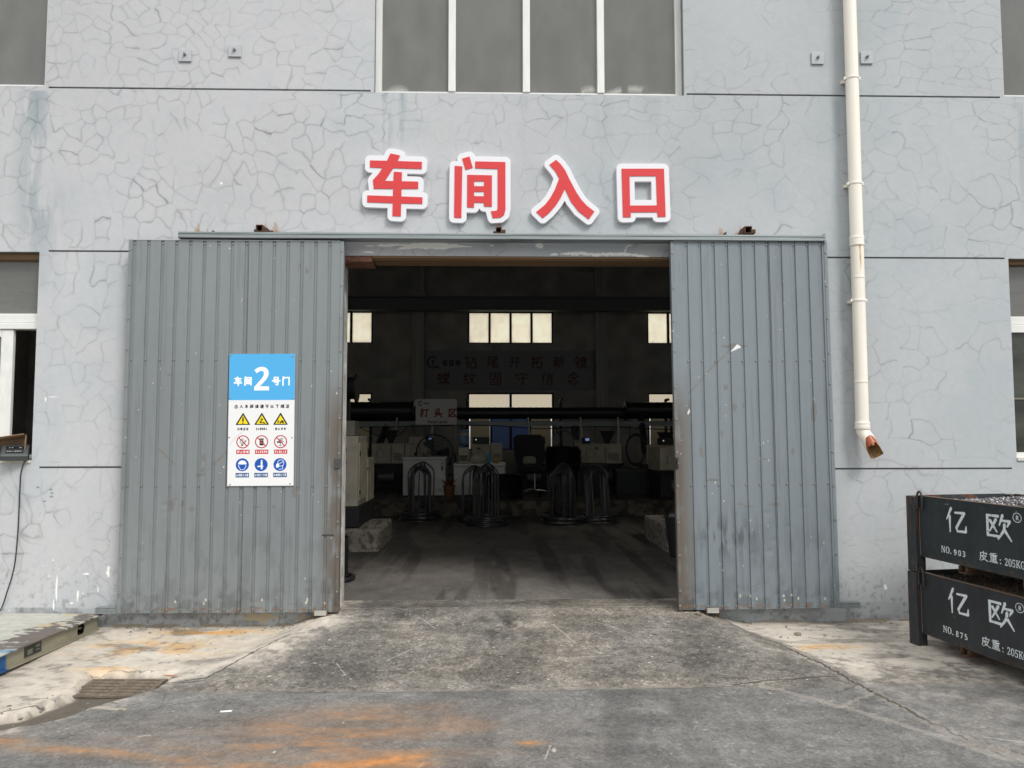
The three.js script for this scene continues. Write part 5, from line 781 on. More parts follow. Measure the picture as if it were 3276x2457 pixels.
// ---------------------------------------------------------------- stacked steel crates with fasteners
{
  const paint = (no, seed, warm) => { // 1.5 m x 0.47 m front panel
    const W = 2048, H = 640, c = canvas(W, H), x = c.getContext('2d'), P = W / 1.5, r = rng(seed);
    const ink = '#d9e2e4';
    x.clearRect(0, 0, W, H);
    const X = (s) => (s - 0.085) * P, Y = (y) => (0.588 - y) * P, big = (ch, s0, y1, w, h) => brush(x, ch, X(s0), Y(y1), w * P, h * P, 19, ink);
    big('亿', 0.385, 0.535, 0.215, 0.19); big('欧', 0.775, 0.535, 0.225, 0.185);
    x.strokeStyle = x.fillStyle = ink; x.lineWidth = 7; x.beginPath(); x.ellipse(X(1.045), Y(0.52), 0.034 * P, 0.03 * P, 0, 0, 7); x.stroke(); x.font = 'bold 58px sans-serif'; x.textAlign = 'center'; x.fillText('R', X(1.045), Y(0.504));
    x.textAlign = 'left'; x.font = 'bold 84px serif'; x.save(); x.translate(X(0.325), Y(0.188)); x.scale(0.95, 1.1); x.fillText('NO.', 0, 0); x.restore();
    [...no].forEach((d, i) => { x.font = 'bold 78px sans-serif'; x.fillText(d, X(0.455 + i * 0.043), Y(0.186)); });
    brush(x, '皮', X(0.7), Y(0.258), 0.082 * P, 0.072 * P, 7, ink); brush(x, '重', X(0.79), Y(0.258), 0.078 * P, 0.07 * P, 7, ink); x.font = 'bold 84px serif'; x.fillText(':', X(0.88), Y(0.19)); x.save(); x.translate(X(0.925), Y(0.188)); x.scale(0.9, 1.1); x.font = '84px serif'; x.lineWidth = 2; x.strokeText('205KG', 0, 0); x.fillText('205KG', 0, 0); x.restore();
    // stencil bridges and overspray gaps
    x.globalCompositeOperation = 'destination-out'; for (let i = 0; i < 70; i++) { x.save(); x.translate(r() * W, r() * H); x.rotate(r() * 3); x.fillRect(0, 0, 26 * r(), 2.5); x.restore(); } x.globalAlpha = 0.55; for (let i = 0; i < 900; i++) blob(x, r() * W, r() * H, 2 + 9 * r() * r(), 2 + 6 * r() * r(), 1000 + i, 9, 1); x.globalAlpha = 1; x.globalCompositeOperation = 'source-over';
    x.fillStyle = 'rgba(150,86,50,0.75)'; for (let i = 0; i < 12; i++) blob(x, r() * W, H * (0.55 + 0.45 * r()), 26 * r(), 5 * r(), 900 + i, 14, 1);
    const ov = x.getImageData(0, 0, W, H).data;
    return dtex(W / 2, H / 2, (i, j) => {
      const u = i / (W / 2), v = j / (H / 2), n = fbm(u * 9 + seed, v * 2.6, 4, 241), s = fbm(u * 40, v * 1.6 + seed, 3, 243), f = fbm(u * 50, v * 20, 3, 245), ru = sst(0.12, 0.0, v + 0.18 * (s - 0.5)) * sst(0.45, 0.6, f);
      let k = 0.9 + 0.28 * (n - 0.5) + 0.18 * (s - 0.5) + 0.08 * (f - 0.5), R = 50, G = warm ? 54 : 57, B = warm ? 58 : 60; R = mix(R, 92, ru * 0.6); G = mix(G, 70, ru * 0.6); B = mix(B, 54, ru * 0.6);
      let a = 0, c0 = 0, c1 = 0, c2 = 0; for (const [p, q] of [[0, 0], [1, 0], [0, 1], [1, 1]]) { const o = ((H - 1 - (j * 2 + q)) * W + i * 2 + p) * 4; const al = ov[o + 3] / 255; a += al / 4; c0 += ov[o] * al / 4; c1 += ov[o + 1] * al / 4; c2 += ov[o + 2] * al / 4; }
      return [R * k * (1 - a) + c0, G * k * (1 - a) + c1, B * k * (1 - a) + c2];
    }, true, THREE.ClampToEdgeWrapping);
  };
  const steel = (seed, rust) => M(C(1, 1, 1), 0.5, 0.25, { map: dtex(256, 256, (i, j) => { const n = fbm(i / 40, j / 22, 4, seed), s = sst(0.62 - rust, 0.75 - rust, fbm(i / 26, j / 50, 4, seed + 9)); const k = 0.85 + 0.4 * (n - 0.5) + 0.15; return [mix(50, 98, s) * k, mix(55, 68, s) * k, mix(59, 50, s) * k]; }) });
  const rustyLip = M(C(1, 1, 1), 0.6, 0.3, { map: noiseMap(128, 128, [104, 88, 76], 0.35, 12, 6, 251) });
  const crate = (label, no, y0, dx, seed, warm, rust) => {
    const t = thing('steel_crate', label, 'crate', [3.292 + dx, y0, 0.661 + dx * 0.4], 0.144), st = steel(seed + 300, rust), Lz = 1.6, Wx = 0.95, top = 0.588;
    const front = new THREE.BoxGeometry(0.006, top - 0.12, 1.5).translate(0.043, (top + 0.12) / 2, 0.085 + 0.75), p = front.attributes.position, uv = front.attributes.uv;
    for (let i = 0; i < p.count; i++) { const yy = p.getY(i); uv.setXY(i, (p.getZ(i) - 0.085) / 1.5, (yy - 0.119) / 0.469); } // stencilled face looks along -x, so it reads from left to right along +z
    part('front_panel', front, M(C(1, 1, 1), 0.52, 0.2, { map: paint(no, seed, warm) }), t);
    part('top_lip', [rbox(0.036, 0.07, top, top + 0.006, 0.085, 1.585, 0.0025, 1)], rustyLip, t);
    part('back_panel', [box(Wx - 0.05, Wx - 0.044, 0.12, top + 0.006, 0.1, 1.5)], st, t);
    part('end_panel', [box(0.087, Wx - 0.09, 0.12, top + 0.004, 0.04, 0.046)], st, t);
    part('end_panel', [box(0.087, Wx - 0.09, 0.12, top + 0.004, 1.57, 1.576)], st, t);
    part('floor_plate', [box(0.047, Wx - 0.05, 0.12, 0.126, 0.05, 1.57)], st, t);
    for (const [x, z] of [[0, 0], [Wx - 0.085, 0], [0, 1.59], [Wx - 0.085, 1.59]]) part('corner_post', [rbox(x, x + 0.085, 0, 0.586, z, z + 0.1, 0.005, 1)], st, t);
    part('weld_seam', [rod([0.038, 0.13, 0.1035], [0.038, 0.5, 0.1035], 0.0035, 6)], rustyLip, t);
    part('lifting_hook', [tube([[0.022, 0.49, 0.104], [0.022, 0.58, 0.104], [0.022, 0.612, 0.112], [0.022, 0.626, 0.13], [0.022, 0.612, 0.148], [0.022, 0.58, 0.156], [0.022, 0.485, 0.156]], 0.0078, 40, 10)], M(S(58, 54, 52), 0.6, 0.3), t);
    for (const z of [0.545, 1.12]) part('fork_channel', [box(0.03, 0.9, 0.066, 0.07, z - 0.036, z + 0.036), box(0.03, 0.9, 0.0705, 0.119, z - 0.036, z - 0.032), box(0.03, 0.9, 0.0705, 0.119, z + 0.032, z + 0.036)], rustMat, t);
    return t;
  };
  crate('lower black steel crate numbered 875 standing on the ground', '875', 0.005, 0, 5, true, 0.0); crate('upper dark green steel crate numbered 903 stacked on the other', '903', 0.595, 0.006, 9, false, 0.04);
  // heaps of screws: a mound with many small bolts on top
  const heap = (y0, dx, h0, mat, baseMat, label, seed) => {
    const r = rng(seed), nx = 30, nz = 50, f = (u, v) => h0 + 0.05 * Math.sin(Math.min(1, u * 1.35) * Math.PI * 0.9) * Math.sin(Math.min(1, Math.max(0, v - 0.1) * 1.25) * Math.PI) + 0.03 * (fbm(u * 4, v * 6, 3, seed) - 0.5) + 0.02 * v;
    const at = (u, v) => { const lx = 0.05 + u * 0.83, lz = 0.1 + v * 1.46; return [lx, f(u, v), lz]; };
    const g = new THREE.PlaneGeometry(1, 1, nx, nz), p = g.attributes.position; for (let i = 0; i < p.count; i++) { const [a, b, c] = at(p.getX(i) + 0.5, 0.5 - p.getY(i)); p.setXYZ(i, a, b, c); } g.computeVertexNormals();
    const q = merge([new THREE.CylinderGeometry(0.0022, 0.0018, 0.026, 5), new THREE.CylinderGeometry(0.0052, 0.0052, 0.0045, 6).translate(0, 0.0145, 0), new THREE.CylinderGeometry(0.0066, 0.0066, 0.001, 8).translate(0, 0.012, 0)]);
    const n = 9000, im = new THREE.InstancedMesh(q, mat, n), mt = new THREE.Matrix4(), qt = new THREE.Quaternion(), e = new THREE.Euler();
    for (let i = 0; i < n; i++) { const u = r() ** 1.6, v = r(), [a, b, c] = at(u, v); e.set(1.57 + (r() - 0.5) * 1.5, r() * 6.28, (r() - 0.5) * 1.5); qt.setFromEuler(e); mt.compose(V(a, b + 0.004 + 0.007 * r(), c), qt, V(1, 1, 1)); im.setMatrixAt(i, mt); const k = 0.45 + 0.75 * r(); im.setColorAt(i, new THREE.Color().setRGB(k, k * (0.9 + 0.1 * r()), k * (0.84 + 0.16 * r()))); }
    const t = thing('screw_heap', label, 'screws', [3.292 + dx, y0, 0.661 + dx * 0.4], 0.144); t.userData.kind = 'stuff';
    part('mound', g, baseMat, t); im.name = 'loose_screw'; shadow(im); im.userData.kind = 'stuff'; t.add(im);
  };
  heap(0.595, 0.006, 0.545, M(C(0.24, 0.245, 0.26), 0.4, 0.7), M(C(0.16, 0.165, 0.175), 0.6, 0.5), 'heap of bright grey screws filling the upper crate', 61);
  heap(0.005, 0, 0.548, M(C(0.12, 0.09, 0.065), 0.45, 0.6), M(C(0.08, 0.06, 0.044), 0.7, 0.4), 'heap of dark brown screws filling the lower crate', 67);
}
// ---------------------------------------------------------------- inside the workshop
const conc = M(C(1, 1, 1), 0.92, 0, { map: dtex(512, 256, (i, j) => { const n = fbm(i / 60, j / 40, 4, 261), s = fbm(i / 14, j / 60, 4, 263), h = vn(i / 4, j / 4, 265) * vn(i / 9, j / 9, 267); const k = (0.75 + 0.4 * n) * (1 - 0.3 * sst(0.5, 0.68, s)) * (h > 0.62 ? 0.6 : 1); return [156 * k, 148 * k, 138 * k]; }) });
const chipped = (x0, x1, y0, y1, z0, z1, seed) => { const g = new THREE.BoxGeometry(x1 - x0, y1 - y0, z1 - z0, 22, 8, 22).translate((x0 + x1) / 2, (y0 + y1) / 2, (z0 + z1) / 2), p = g.attributes.position, cx = (x0 + x1) / 2, cz = (z0 + z1) / 2; for (let i = 0; i < p.count; i++) { const X = p.getX(i), Y = p.getY(i), Z = p.getZ(i), ed = Math.min(1, Math.max(0, (Math.abs(X - cx) / (x1 - x0) * 2 + (Y > y1 - 0.01 ? 1 : 0) + Math.abs(Z - cz) / (z1 - z0) * 2 - 1.85) * 8)), k = 0.028 * ed * fbm(X * 12 + seed, Y * 12 + Z * 11, 3, 269); p.setXYZ(i, X + (cx - X) * k * 2, Y - (Y > y0 + 0.01 ? k : 0), Z + (cz - Z) * k * 2); } g.computeVertexNormals(); return g; };
one('concrete_block', chipped(-3.4, -1.43, 0.18, 0.47, -4.5, -3.15, 3), conc, 'chipped concrete plinth under the beige cabinet inside the gate on the left', 'plinth');
one('concrete_block', chipped(2.2, 3.6, 0.18, 0.5, -4.5, -2.95, 7), conc, 'chipped concrete plinth beside the dark bin inside the gate on the right', 'plinth');
// beige control cabinet on the left plinth
{
  const t = thing('control_cabinet', 'tall beige electrical cabinet standing on the left concrete plinth', 'cabinet', [-2.07, 0.47, -3.3]);
  part('base', [rbox(-1.0, 0.36, 0, 0.26, -1.35, 0.0, 0.01)], M(C(0.02, 0.021, 0.023), 0.7), t);
  part('body', [rbox(-1.0, 0.33, 0.262, 1.17, -0.75, -0.03, 0.012)], beigeLight, t);
  part('body', [rbox(-0.6, 0.345, 0.262, 0.86, -1.34, -0.752, 0.012)], beigePaint, t);
  part('side_door', [rbox(0.331, 0.342, 0.33, 1.08, -0.73, -0.08, 0.004)], beigePaint, t);
  const fm = M(C(0.015, 0.015, 0.015), 0.7);
  part('door_seam', [box(-0.3, 0.16, 1.085, 1.092, -0.029, -0.026), box(0.155, 0.162, 0.34, 1.085, -0.029, -0.026), box(-0.3, 0.155, 0.735, 0.742, -0.029, -0.026), box(-0.3, 0.155, 0.68, 0.687, -0.029, -0.026), box(-0.3, 0.155, 0.335, 0.341, -0.029, -0.026)], fm, t);
  for (const y of [0.83, 1.0]) part('hinge', rbox(0.138, 0.182, y - 0.024, y + 0.024, -0.03, -0.008, 0.004), blackMat, t);
  for (const y of [0.44, 0.94]) part('hinge', rbox(0.342, 0.352, y - 0.03, y + 0.03, -0.14, -0.09, 0.003), blackMat, t);
  part('handle', [rod([0.352, 0.735, -0.74], [0.352, 0.735, -0.6], 0.012, 8), rod([0.34, 0.735, -0.735], [0.375, 0.735, -0.735], 0.012, 8)], galv, t);
  part('cable', [tube([[0.06, 1.18, -0.02], [0.04, 0.95, -0.012], [0.0, 0.75, -0.012], [-0.1, 0.56, 0.0]], 0.008, 24, 6), tube([[0.1, 1.18, -0.02], [0.08, 0.8, -0.012], [0.04, 0.5, -0.012], [-0.06, 0.3, 0.0], [0.1, 0.28, 0.0]], 0.006, 30, 6)], blackMat, t);
  const b = thing('switch_box', 'grey push button box on top of the tall beige cabinet', 'control box', [-1.98, 1.645, -3.65]);
  part('case', rbox(-0.35, 0.16, 0.0, 0.2, -0.2, 0.14, 0.012), M(S(120, 118, 110), 0.5), b);
  for (const [x, y] of [[-0.02, 0.12], [-0.02, 0.06], [0.05, 0.13], [0.05, 0.07]]) part('button', rod([x, y, 0.14], [x, y, 0.155], 0.012, 10), blackMat, b);
  // hanging drum at top left
  const h = thing('wire_drum', 'dark wire drum raised above the duct at the left of the gate', 'wire spool', [-2.09, 2.33, -4.4]);
  part('barrel', rod([-0.5, 0, 0], [0.12, 0, 0], 0.16, 24), M(C(0.02, 0.02, 0.024), 0.5, 0.4), h);
  for (const x of [-0.5, 0.12]) part('flange', rod([x, 0, 0], [x + 0.03, 0, 0], 0.205, 28), M(C(0.05, 0.045, 0.042), 0.5, 0.5), h);
  part('stand', [box(-0.2, -0.12, -1.66, -0.14, -0.06, 0.02), box(-0.02, 0.04, -1.66, -0.14, -0.06, 0.02)], darkSteel, h);
}
one('wire_coil', merge([lathe(Array.from({ length: 61 }, (_, i) => [0.19 + 0.012 * Math.sin(i * 2.1) + 0.014 * hash(i, 3), 0.04 + i * 0.0066]), 32).translate(-1.68, 0.18, -1.3), new THREE.TorusGeometry(0.2, 0.026, 8, 36).rotateX(Math.PI / 2).translate(-1.62, 0.207, -1.27)]), M(C(0.03, 0.031, 0.034), 0.45, 0.5), 'black coil of wire standing just behind the left gate leaf', 'wire coil');
{
  const t = thing('waste_bin', 'black tapered plastic bin inside the gate at the right', 'bin', [2.32, 0.18, -2.65]);
  part('tub', lathe([[0, 0], [0.15, 0], [0.155, 0.01], [0.21, 0.47], [0.225, 0.475], [0.225, 0.49], [0.2, 0.49], [0.19, 0.46], [0.14, 0.02], [0, 0.02]], 28), blackMat, t);
  part('rubbish', [new THREE.IcosahedronGeometry(0.06, 1).scale(1.3, 0.7, 1).translate(-0.1, 0.49, 0.02), new THREE.IcosahedronGeometry(0.05, 1).translate(-0.02, 0.5, -0.05)], M(S(120, 122, 126), 0.5), t);
}
// wire carriers: peaked hoops on a flat ring foot, nested in stacks
const carrierMat = M(C(0.13, 0.13, 0.14), 0.28, 0.75);
const carrier = (() => {
  const hoop = (a) => tube([[-0.21, 0.02, 0], [-0.205, 0.5, 0], [-0.2, 0.72, 0], [-0.16, 0.79, 0], [0, 0.88, 0], [0.16, 0.79, 0], [0.2, 0.72, 0], [0.205, 0.5, 0], [0.21, 0.02, 0]], 0.0125, 60, 8).rotateY(a);
  const t = thing('wire_carrier', 'black tubular wire carrier nested in the stack in front of the white freezer', 'wire rack', [-1.24, 0.18, -6.75], 0, 'wire carriers in front of the freezer');
  part('hoop', hoop(0.3), carrierMat, t); part('hoop', hoop(0.3 + Math.PI / 2), carrierMat, t);
  part('foot_ring', [new THREE.TorusGeometry(0.34, 0.013, 8, 40).rotateX(Math.PI / 2).translate(0, 0.02, 0)], carrierMat, t);
  for (let i = 0; i < 4; i++) { const a = i * Math.PI / 2 + 0.3; part('spoke', rod([Math.cos(a) * 0.2, 0.02, Math.sin(a) * 0.2], [Math.cos(a) * 0.36, 0.02, Math.sin(a) * 0.36], 0.015, 8), carrierMat, t); }
  return t;
})();
{
  let first = true;
  for (const [x, z, n, lab, grp, tilt] of [[-1.24, -6.75, 5, 'black tubular wire carrier nested in the stack in front of the white freezer', 'wire carriers in front of the freezer', 0], [-0.09, -5.95, 5, 'black tubular wire carrier nested in the middle stack before the low white chest', 'wire carriers in the middle stack', 0], [-0.3, -6.6, 3, 'black tubular wire carrier in the shorter stack just behind the middle stack', 'wire carriers behind the middle stack', 0], [1.17, -6.1, 5, 'black tubular wire carrier nested in the stack beside the office chair', 'wire carriers beside the office chair', 0.05], [1.78, -6.3, 4, 'black tubular wire carrier in the rightmost leaning stack', 'wire carriers in the rightmost stack', -0.04]])
    for (let i = 0; i < n; i++) { const o = first ? carrier : dup(carrier, [0, 0, 0]); first = false; o.position.set(x + 0.02 * Math.sin(i * 2.2 + x), 0.18 + i * 0.03, z + 0.02 * Math.cos(i * 1.7)); o.rotation.set(0, i * 0.19 + x, tilt + 0.03 * Math.sin(i * 3 + x)); o.userData.label = lab.replace('black tubular wire carrier', (i ? (i === n - 1 ? 'topmost' : ['', 'second', 'third', 'fourth', 'fifth', 'sixth'][i]) : 'lowest') + ' wire carrier'); o.userData.group = grp; }
}
// coils carried on the platform
const coilGeo = lathe(Array.from({ length: 81 }, (_, i) => [0.34 + 0.014 * Math.sin(i * 1.9) + 0.03 * hash(i, 9) - 0.06 * Math.max(0, (i - 66) / 14), i * 0.0055]), 36);
const coilMat = M(C(0.022, 0.022, 0.026), 0.42, 0.5);
one('wire_coil', coilGeo.clone().translate(0.22, 0.46, -7.85), coilMat, 'black wire coil low on the platform left of the office chair', 'wire coil');
one('wire_coil', coilGeo.clone().translate(1.38, 0.98, -8.2), coilMat, 'black wire coil held high behind the carriers, right of the office chair', 'wire coil');
one('coil_stand', [new THREE.TorusGeometry(0.3, 0.02, 8, 30).rotateX(Math.PI / 2).translate(1.38, 0.965, -8.2), ...[0, 1, 2, 3].map((i) => rod([1.38 + 0.3 * Math.cos(i * 1.57), 0.46, -8.2 + 0.3 * Math.sin(i * 1.57)], [1.38 + 0.3 * Math.cos(i * 1.57), 0.97, -8.2 + 0.3 * Math.sin(i * 1.57)], 0.018, 8)), tube([[1.2, 0.97, -8.2], [1.2, 1.6, -8.2], [1.25, 1.68, -8.2], [1.38, 1.74, -8.2], [1.51, 1.68, -8.2], [1.56, 1.6, -8.2], [1.56, 0.97, -8.2]], 0.018, 50, 8)], carrierMat, 'black tube stand holding the high wire coil', 'stand');
// freezer and the chest beside it
function chest(name, label, x0, x1, z0, z1, h, white, panel) {
  const t = thing(name, label, 'freezer', [(x0 + x1) / 2, 0.45, (z0 + z1) / 2]), w = (x1 - x0) / 2, d = (z1 - z0) / 2;
  part('body', rbox(-w, w, 0.03, h - 0.06, -d, d, 0.012), white, t); part('lid', rbox(-w - 0.006, w + 0.006, h - 0.056, h, -d - 0.005, d + 0.008, 0.01), white, t); part('base', box(-w + 0.02, w - 0.02, 0, 0.03, -d + 0.02, d - 0.02), blackMat, t);
  if (panel) { part('sticker', plate(0.05, 0.17, 0.002).translate(w - 0.06, h - 0.19, d + 0.002), M(C(1, 1, 1), 0.5, 0, { map: (() => { const c = canvas(64, 200), x = c.getContext('2d'); x.fillStyle = '#8fa0b0'; x.fillRect(0, 0, 64, 200); x.fillStyle = '#3d4c5c'; x.fillRect(4, 4, 56, 14); x.fillRect(4, 100, 56, 60); x.fillStyle = '#c8d2da'; for (let i = 0; i < 6; i++) x.fillRect(8, 26 + i * 12, 40, 4); return ctex(c); })() }), t); part('dial_panel', [plate(0.15, 0.07, 0.002).translate(w - 0.13, 0.13, d + 0.002)], M(S(190, 192, 190), 0.5), t); part('dial', rod([w - 0.1, 0.13, d], [w - 0.1, 0.13, d + 0.012], 0.016, 14), M(S(110, 110, 112), 0.5), t); }
  return t;
}
const white1 = M(C(1, 1, 1), 0.4, 0, { map: noiseMap(256, 256, [206, 206, 202], 0.08, 5, 5, 271) });
chest('chest_freezer', 'white chest freezer on the platform behind the first stack of carriers', -1.72, -0.9, -8.9, -8.25, 0.77, white1, true);
chest('chest_freezer', 'low white chest serving as table for the water dispenser', -0.74, 0.26, -8.95, -8.3, 0.64, white1, false);
{
  const t = thing('water_dispenser', 'beige water dispenser with two taps and a blue bottle on top', 'water dispenser', [-0.56, 1.095, -8.6]);
  part('body', rbox(-0.1, 0.1, 0, 0.3, -0.11, 0.11, 0.014), M(S(186, 178, 160), 0.5), t); part('tap_recess', box(-0.08, 0.08, 0.03, 0.15, 0.108, 0.1115), M(S(96, 92, 84), 0.6), t); for (const s of [-1, 1]) part('tap', rbox(s * 0.04 - 0.012, s * 0.04 + 0.012, 0.115, 0.15, 0.112, 0.135, 0.004), blackMat, t);
  part('bottle', lathe([[0, 0.3], [0.03, 0.3], [0.035, 0.33], [0.1, 0.36], [0.108, 0.4], [0.1, 0.44], [0.108, 0.46], [0.108, 0.53], [0.1, 0.545], [0.108, 0.56], [0.108, 0.62], [0.09, 0.65], [0, 0.655]], 24), new THREE.MeshPhysicalMaterial({ color: C(0.3, 0.5, 0.68), roughness: 0.15, transmission: 0.55, thickness: 0 }), t);
  part('bottle_label', lathe([[0.109, 0.535], [0.109, 0.6]], 24), M(S(180, 172, 160), 0.7, 0, { side: THREE.DoubleSide }), t);
  one('spray_can', lathe([[0, 0], [0.03, 0], [0.031, 0.005], [0.031, 0.16], [0.022, 0.18], [0.016, 0.185], [0.016, 0.205], [0, 0.205]], 16).translate(-0.05, 1.0905, -8.45), M(S(24, 150, 190), 0.4, 0.2), 'bright blue spray can standing on the low white chest', 'can');
  const bag = new THREE.IcosahedronGeometry(0.16, 3); { const p = bag.attributes.position; for (let i = 0; i < p.count; i++) { const a = V(p.getX(i), p.getY(i), p.getZ(i)).normalize(), k = 0.75 + 0.5 * fbm(a.x * 3 + 4, a.y * 3 + a.z * 2, 3, 277); p.setXYZ(i, a.x * 0.19 * k, Math.max(-0.08, a.y * 0.11 * k), a.z * 0.14 * k); } bag.computeVertexNormals(); }
  one('plastic_bag', bag.translate(-0.27, 1.172, -8.6), M(S(188, 180, 160), 0.45), 'crumpled pale plastic bag on the low white chest', 'bag');
  one('bowl', lathe([[0, 0], [0.05, 0], [0.085, 0.05], [0.09, 0.09], [0.082, 0.09], [0.045, 0.012], [0, 0.012]], 20).translate(0.08, 1.0905, -8.5), M(S(196, 168, 110), 0.5), 'yellowish bowl right of the blue spray can', 'bowl');
  const p = thing('plant_pot', 'brown flower pot with reddish leaves between the two white chests', 'potted plant', [-0.82, 0.45, -8.15]);
  part('pot', lathe([[0, 0], [0.085, 0], [0.11, 0.2], [0.122, 0.2], [0.122, 0.23], [0.1, 0.23], [0.095, 0.18], [0, 0.18]], 20), M(S(120, 84, 58), 0.8), p);
  const r = rng(8); for (let i = 0; i < 16; i++) { const a = r() * 6.28, l = 0.1 + 0.12 * r(), g = new THREE.PlaneGeometry(0.05, l, 1, 3); g.translate(0, l / 2, 0).rotateX(0.5 + r() * 0.5).rotateY(a).translate(0, 0.19, 0); part('leaf', g, M(S(110, 60, 52), 0.8, 0, { side: THREE.DoubleSide }), p); }
}
// big drum fan behind the freezer
{
  const t = thing('drum_fan', 'large round caged fan standing behind the white freezer', 'fan', [-1.2, 0.45, -9.6]), dk = M(C(0.03, 0.032, 0.036), 0.45, 0.5), y = 0.82, R = 0.38, g = [];
  part('hoop', new THREE.TorusGeometry(R, 0.014, 8, 48).translate(0, y, 0.12), dk, t);
  for (let i = 0; i < 40; i++) { const a = (i / 40) * 6.283; g.push(rod([Math.cos(a) * 0.08, y + Math.sin(a) * 0.08, 0.15], [Math.cos(a) * R, y + Math.sin(a) * R, 0.12], 0.0025, 4)); } for (const q of [0.15, 0.24, 0.31]) g.push(new THREE.TorusGeometry(q, 0.003, 4, 40).translate(0, y, 0.142)); part('cage', g, dk, t);
  part('hub', rod([0, y, 0.02], [0, y, 0.165], 0.075, 20), dk, t);
  for (let i = 0; i < 3; i++) part('blade', new THREE.CircleGeometry(0.3, 10, -0.45, 0.9).rotateX(0.35).rotateZ(i * 2.094).translate(0, y, 0.07), M(S(74, 78, 84), 0.5, 0.2, { side: THREE.DoubleSide }), t);
  part('drum', new THREE.CylinderGeometry(R, R, 0.22, 40, 1, true).rotateX(Math.PI / 2).translate(0, y, 0.0), M(C(0.03, 0.032, 0.036), 0.5, 0.4, { side: THREE.DoubleSide }), t);
  part('stand', [tube([[-0.42, y, 0], [-0.42, 0.06, 0], [-0.42, 0.02, 0.2]], 0.016, 20, 8), tube([[0.42, y, 0], [0.42, 0.06, 0], [0.42, 0.02, 0.2]], 0.016, 20, 8), rod([-0.42, 0.06, 0], [0.42, 0.06, 0], 0.016, 8)], dk, t);
}
// office chair
{
  const t = thing('office_chair', 'black office chair with a cut-out back and chromed star base', 'chair', [0.84, 0.45, -8.35], 2.75), pl = M(C(0.013, 0.014, 0.017), 0.6), ch = M(C(0.5, 0.5, 0.52), 0.25, 0.9);
  const hole = []; for (let i = 0; i < 24; i++) { const a = (i / 24) * 6.283; hole.push([0.13 * Math.sign(Math.cos(a)) * Math.abs(Math.cos(a)) ** 0.6, 0.62 + 0.09 * Math.sign(Math.sin(a)) * Math.abs(Math.sin(a)) ** 0.6]); }
  part('backrest', new THREE.ExtrudeGeometry(shapeOf([[-0.2, 0.45], [0.2, 0.45], [0.26, 0.7], [0.27, 1.0], [0.2, 1.06], [-0.2, 1.06], [-0.27, 1.0], [-0.26, 0.7]], [hole]), { depth: 0.03, bevelEnabled: true, bevelSize: 0.008, bevelThickness: 0.008, bevelSegments: 2 }).rotateX(-0.12).translate(0, 0, -0.2), pl, t);
  part('seat', rbox(-0.25, 0.25, 0.4, 0.48, -0.22, 0.26, 0.03, 4), pl, t); part('armrest', [tube([[-0.27, 0.44, 0.1], [-0.31, 0.6, 0.1], [-0.31, 0.66, 0.0], [-0.28, 0.66, -0.16]], 0.016, 20, 8)], pl, t); part('armrest', [tube([[0.27, 0.44, 0.1], [0.31, 0.6, 0.1], [0.31, 0.66, 0.0], [0.28, 0.66, -0.16]], 0.016, 20, 8)], pl, t);
  t.scale.setScalar(1.13);
  part('gas_lift', [rod([0, 0.1, 0], [0, 0.4, 0], 0.022, 12)], ch, t);
  for (let i = 0; i < 5; i++) { const a = i * 1.2566 + 0.3, l = part('star_leg', [tube([[0, 0.11, 0], [Math.cos(a) * 0.15, 0.1, Math.sin(a) * 0.15], [Math.cos(a) * 0.27, 0.062, Math.sin(a) * 0.27]], 0.015, 12, 8)], ch, t); part('castor', new THREE.CylinderGeometry(0.026, 0.026, 0.04, 12).rotateX(1.57).rotateY(-a).translate(Math.cos(a) * 0.27, 0.026, Math.sin(a) * 0.27), pl, l); }
}
// hanging sign
{
  const c = canvas(1024, 640), x = c.getContext('2d'); x.fillStyle = '#d6d4d0'; x.fillRect(0, 0, 1024, 640);
  x.strokeStyle = '#4d5a4c'; x.lineWidth = 20; x.beginPath(); x.arc(112, 112, 52, 0.5, 5.6); x.stroke(); x.lineWidth = 14; x.beginPath(); x.moveTo(112, 84); x.lineTo(112, 150); x.moveTo(94, 98); x.lineTo(130, 92); x.stroke();
  ['锐', '固', '特'].forEach((ch, i) => hanzi(x, ch, 188 + i * 54, 84, 44, 50, 7, '#3f4240'));
  ['打', '头', '区'].forEach((ch, i) => hanzi(x, ch, 106 + i * 352, 236, 216, 220, 34, '#8f1d26'));
  x.fillStyle = '#1c1c1e'; x.font = 'bold 100px sans-serif'; x.fillText('Head area', 300, 606);
  const t = thing('area_sign', 'white sign board with red characters and Head area on posts', 'sign', [-1.25, 0.45, -10.6], 0.02);
  part('board', plate(0.92, 0.575, 0.02).translate(0, 1.71, 0), M(C(1, 1, 1), 0.5, 0, { map: ctex(c) }), t);
  part('post', box(-0.1, -0.07, 0, 1.42, -0.03, -0.012), galv, t); part('post', box(0.415, 0.46, 0, 1.995, -0.045, -0.012), M(S(140, 134, 126), 0.5, 0.2), t);
}
